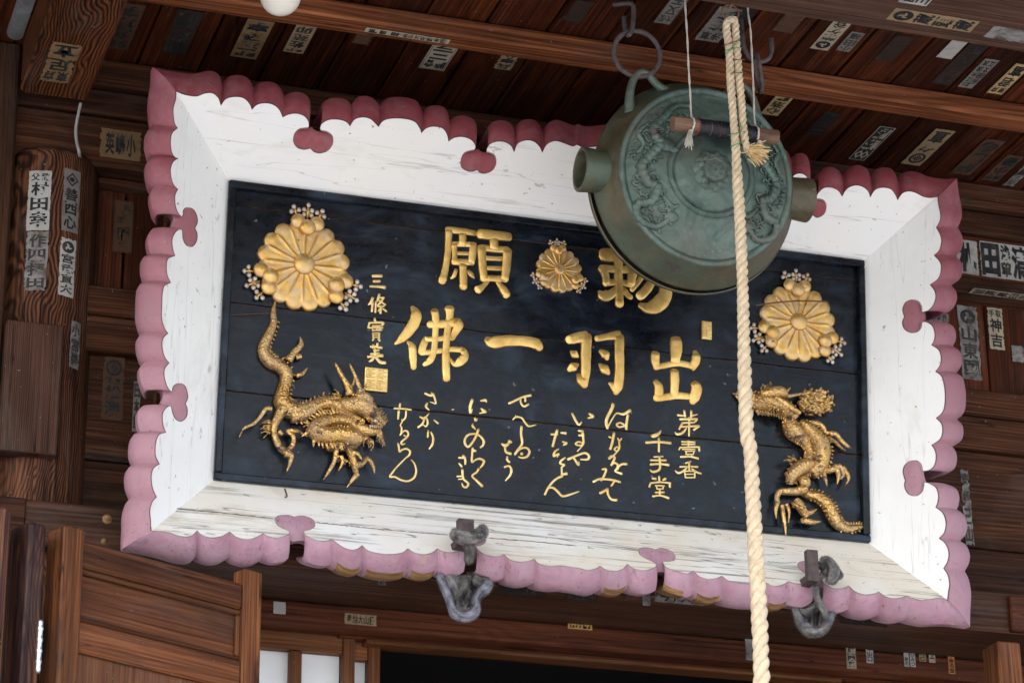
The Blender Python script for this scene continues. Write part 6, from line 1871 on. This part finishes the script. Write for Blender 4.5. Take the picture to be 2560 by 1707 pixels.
# between batten and eave beam
S('narrow greyed slip at the top between the iron hook and the string', 'ceil', c2, (2200,162), (2350,-40), 122, 'p_grey', 'ink_faded', [('大阪',.8),('又',1),('五',1)], border=.7)
S('greyed slip partly behind the rope ring', 'ceil', c3c, (190,284), (350,55), 188, 'p_grey', 'ink', [('浅草',.8),('蜂',1),('隆',1)], tear=.03)
S('blank browned slip just right of the second string', 'ceil', c3c, (700,222), (800,85), 158, 'p_brown', 'ink', [], tear=.08)
S('cream slip with a black three-comma crest right of the rope', 'ceil', c3c, (962,342), (1105,142), 138, 'p_cream', 'ink', [('@t',1),('龍',.9),('ケ',.7),('谷',.8)], tear=.03)
S('small grey slip directly right of the three-comma crest slip', 'ceil', c3c, (1115,352), (1217,222), 108, 'p_grey', 'ink_faded', [('小',.8),('田',1),('福',1)], tear=.05)
S('large rubbed-off dark slip below the crest slip of the eave beam', 'ceil', z1, (140,930), (520,545), 330, 'p_dark', 'ink', [], tear=.16)
S('plain pale grey paper without print at the upper right', 'ceil', z1, (1120,885), (1330,575), 270, 'p_white', 'ink', [], tear=.03)
S('long dark faded slip beside the plain pale paper', 'ceil', z1, (1080,1280), (1640,600), 330, 'p_dark', 'ink', [('拝',1),('三',.8),('久',.9),('阪',1.2)], tear=.05)
S('grey slip crowded with small characters, left of the bright yellow slip', 'ceil', z1, (1400,1325), (1815,895), 250, 'p_grey', 'ink', [('上',.6),('杉江',.7),('田大',.7),('文浪',.8),('江次',.8)], border=.6)
S('bright yellow bordered slip at the upper right edge', 'ceil', z1, (1840,1415), (2290,975), 270, 'p_yellow', 'ink', [('東京',.6),('君',1),('富',1.1)], border=1)
S('darkened slip remnant left of the first string, at the top edge', 'ceil', c2, (1560,150), (1700,10), 150, 'p_dark', 'ink', [], tear=.14)
S('dark rubbed slip between the half-hidden yellow slip and the black slip', 'ceil', c3c, (900,930), (1060,770), 140, 'p_dark', 'ink', [('三',1),('島',1)], tear=.12)
S('rubbed brown patch of old paper behind the long narrow cream slip', 'ceil', c2, (120,300), (190,235), 130, 'p_brown', 'ink', [], tear=.2)
S('dark stained slip high between rope and eave beam', 'ceil', c3c, (420,130), (500,30), 120, 'p_dark', 'ink', [('森',1)], tear=.1)
# along the beams
S('long slip with a three-comma crest pasted lengthwise under the eave beam', 'beam', z1, (270,222), (1570,395), .060, 'p_tan', 'ink', [('@t',1.05),('蔵',1),('頭',1),('蔵',1)], tear=.03, px=False, margin=.04)
S('bluish worn paper under the eave beam at the right edge', 'beam', z1, (1760,470), (2420,585), .062, 'p_worn', 'ink_faded', [], tear=.06, px=False)
S('white slip at the top edge under the eave beam', 'beam', z1, (470,-60), (895,15), .06, 'p_white', 'ink', [('講',1),('三',1)], px=False)
S('long narrow cream slip along the underside of the batten', 'batten', c2, (172,206), (748,286), .024, 'p_cream', 'ink', [('睦',1),('堅',1),('琴',1),('世',1),('大',.6),('坂',.6),('飾',.6),('金',.6),('四',.6)], px=False, margin=.05)
S('torn blackened slip under the tie beam at the upper left', 'tie', c1, (345,562), (482,300), 215, 'p_ochre', 'ink', [('東京',.8),('足',1),('立',1)], tear=.14)
# wall and pillar, left
S('five-sided tan slip with three wide characters on the beam right of the pillar top', 'w33', c1, (825,890), (822,1090), 285, 'p_ochre', 'ink', [('英嶋小',1)], margin=.12, tear=.05, peak=.12)
S('white slip with clear black characters at the upper left of the pillar', 'pillar', zp, (252,210), (250,592), 140, 'p_white', 'ink', [('父秩',.55),('村',1),('田',.95),('幸',1.1)], tear=.03)
S('rubbed grey slip right below the white slip on the pillar', 'pillar', zp, (234,594), (232,975), 138, 'p_worn', 'ink_faded', [('作',1),('四',1),('拝',1),('田',.8)], tear=.10)
S('grey slip with a lozenge crest at the upper right of the pillar', 'pillar', zp, (456,205), (450,602), 112, 'p_grey', 'ink', [('@q',1),('善',.9),('西',.9),('心',.9)], tear=.05)
S('white slip with a three-comma crest in the middle of the pillar', 'pillar', zp, (430,640), (425,1010), 108, 'p_white', 'ink_faded', [('@t',1.05),('宮',.8),('武',.8),('直',.8),('大',.8)], tear=.09)
S('worn fragment low on the right side of the pillar', 'pillar', zp, (484,1150), (486,1450), 74, 'p_worn', 'ink_faded', [('小',1),('宮',1),('義',1)], tear=.12)
S('brown bordered slip on the dark wall board between pillar and sign', 'board', zp, (783,410), (776,738), 122, 'p_brown', 'ink', [('向', .50,.85,.80,.93), ('し', .42,.62,.68,.80), ('満', .15,.50,.56,.68), ('暖', .2,.88,.10,.50)], border=1)
S('slip with a round crest of lozenges, low between pillar and sign', 'low', k4, (775,905), (771,1340), 148, 'p_brown', 'ink', [('@o',1.15),('花立',.5),('松',1),('源',1.1)], tear=.10)
S('narrow faded strip on the wall board hugging the left edge of the sign', 'low', k4, (940,1072), (926,1420), 50, 'p_grey', 'ink_faded', [('日',1),('本',1),('講',1)], tear=.06)
# wall, right
S('white slip with one large black character, half hidden by the right side of the frame', 'w33', z4, (440,78), (440,393), 200, 'p_white', 'ink', [('札',1)], tear=.04, margin=.03, bold=.05)
S('wide white slip with heavy black characters at the right edge', 'w33', z4, (790,112), (790,440), 450, 'p_white', 'ink', [('田', .02,.40,.04,.96), ('浅', .42,.62,.52,.96), ('草', .42,.62,.06,.48), ('清', .64,.98,.04,.96)], tear=.03, bold=.05)
S('yellowed lengthwise slip under the narrow wall rail at the right', 'rail', z4, (478,545), (1010,612), .038, 'p_cream', 'ink', [('前',1),('原',1),('昇',1),('日',.7),('光',.7)], tear=.02, px=False, margin=.04)
S('tall rubbed grey slip with comma crest on the right wall boards', 'board', z4, (455,690), (470,1378), 185, 'p_worn', 'ink_faded', [('@t',.75),('山',.8),('東',.8),('國',.8)], tear=.08)
S('cream slip with two bold characters on the boards at the right edge', 'board', z4, (702,708), (714,1098), 142, 'p_cream', 'ink', [('手取',.55),('神',1),('吉',1)], tear=.08)
S('grey remnant of torn paper at the right edge of the wall boards', 'board', z4, (915,1060), (915,1215), 120, 'p_worn', 'ink', [], tear=.2)
S('greyed slip seen through the upper right keyhole of the frame', 'board', z4, (150,752), (150,848), 240, 'p_grey', 'ink_faded', [('講中奉拝',1)], tear=.05)
S('faint rubbed streak of paper on the wall low at the right', 'low', k9, (1935,110), (1965,640), 62, 'p_worn', 'ink_faded', [('奉',1),('拝',1),('三',1),('山',1)], tear=.25)
# beams below the sign
S('small square pale paper left on the lintel above the paper screen', 'lintel', zl, (465,487), (465,630), 148, 'p_white', 'ink', [], tear=.05)
S('torn tan paper on the lintel above the paper screen', 'lintel', zl, (1418,634), (1416,760), 380, 'p_tan', 'ink_faded', [('奉納大山講',1)], tear=.05)
S('golden plate-like slip on the lintel below the middle of the sign', 'lintel', zm_, (616,578), (616,742), 340, 'p_gold', 'ink', [('漆', .10,.24,.68,.92), ('香', .32,.46,.68,.92), ('佛', .54,.68,.68,.92), ('油', .76,.90,.68,.92), ('東', .44,.56,.34,.56), ('京', .44,.56,.10,.32)], cat='paper slip')
S('rusty stained slip on the lintel just left of the rope', 'lintel', k9, (468,1222), (468,1412), 50, 'p_worn', 'ink', [], tear=.06)
S('tall slip with black print on the lintel below the right rag bundle', 'lintel', zr, (392,764), (400,1088), 108, 'p_cream', 'ink', [('近',1),('藤',1),('講中',.4),('関',1),('賢',1)], border=1.2)
_red = S('small white slip with a red block at its top on the lintel', 'lintel', zr, (606,800), (604,1026), 80, 'p_white', 'ink', [('三',.8),('山',.7),('口',.7)], border=.8, margin=.12)
S('left one of two small white slips side by side on the lintel', 'lintel', zr, (1019,893), (1024,1064), 56, 'p_white', 'ink_faded', [(' ',.8),('前',.8),('の',.7)])
S('right one of two small white slips side by side on the lintel', 'lintel', zr, (1090,895), (1094,1068), 60, 'p_white', 'ink_faded', [('ひ',.8),('み',.8),('つ',.7)])
S('small curled brownish slip right of the white pair on the lintel', 'lintel', zr, (1204,922), (1206,1008), 78, 'p_tan', 'ink_faded', [('己',1)], tear=.08)
S('small yellowish slip with one angular character on the lintel', 'lintel', zr, (1310,908), (1312,1020), 74, 'p_cream', 'ink', [('工',1.2),(' ',.6)], tear=.03)
S('orange slip on the lintel at the far right', 'lintel', zr, (1528,902), (1534,1148), 74, 'p_orange', 'ink', [('千',1),('命',1),('る',.9),('堂',1)], tear=.02)
S('small grey slip hanging below the lower frame edge left of the middle rag bundle', 'nageshi', zl, (1678,128), (1662,292), 88, 'p_grey', 'ink', [('日',1),('本',1),('橋',1),('講',1)], border=.8)
S('long blank whitish slip below the frame beside the bent rod', 'nageshi', zm_, (1540,150), (1546,412), 108, 'p_worn', 'ink_faded', [], tear=.05)
S('dark unreadable slip below the middle of the lower frame edge', 'nageshi', zm_, (634,205), (634,345), 470, 'p_dark', 'ink_faded', [('足立講中',1)], tear=.05)
S('wide grey slip with faded characters below the frame right of the bent rod', 'nageshi', zm_, (2010,200), (2010,385), 700, 'p_worn', 'ink', [('今彫岩',1)], tear=.05)
S('blackened slip with round characters right of the middle rag bundle', 'nageshi', k8, (1240,862), (1240,978), 330, 'p_dark', 'ink', [('客の彩',1)], tear=.06)
S('dark slip with bold characters below the frame right of the right rag bundle', 'nageshi', zr, (530,425), (530,600), 545, 'p_dark', 'ink', [('印中八',1)], tear=.04)
# coloured print on two of them
o_, n_, r_, u_ = PLANES['lintel']
def patch(parent, k, x0, y0, x1, y1, mat, lift=.0016, name='print_block'):
    q = [atP(*k(*p), o_, n_)+n_*lift for p in ((x0, y1), (x1, y1), (x1, y0), (x0, y0))]
    return raw(name, q, [(0, 1, 2, 3)], M[mat], parent)
patch(_red, zr, 576, 812, 632, 868, 'ink_red')
_g = [o for o in bpy.data.objects if o.get('label', '').startswith('golden plate-like')][0]
for x0, x1, ch in ((474, 578, '井'), (656, 758, '今')):
    y0, y1 = (626, 716) if ch == '井' else (644, 736)
    pb_ = patch(_g, zm_, x0, y0, x1, y1, 'ink')
    GV, GF = glyph(ch, .04)
    a, b_ = atP(*zm_(x0+8, y1-8), o_, n_)+n_*.0022, atP(*zm_(x1-8, y0+8), o_, n_)+n_*.0022
    raw('lettering', [(a[0]+(b_[0]-a[0])*q[0], a[1], a[2]+(b_[2]-a[2])*q[1]) for q in GV], GF, M['p_gold'], _g)
bpy.data.objects.remove(_fo)
for o in bpy.data.objects:
    if o.name.split('.')[0] in ('mane', 'spine', 'teeth', 'stalk', 'bud', 'seal_script', 'black_binding', 'red_thread', 'frayed_end', 'tassel', 'seed', 'dragon_relief') and o.type == 'MESH':
        o['kind'] = 'stuff'
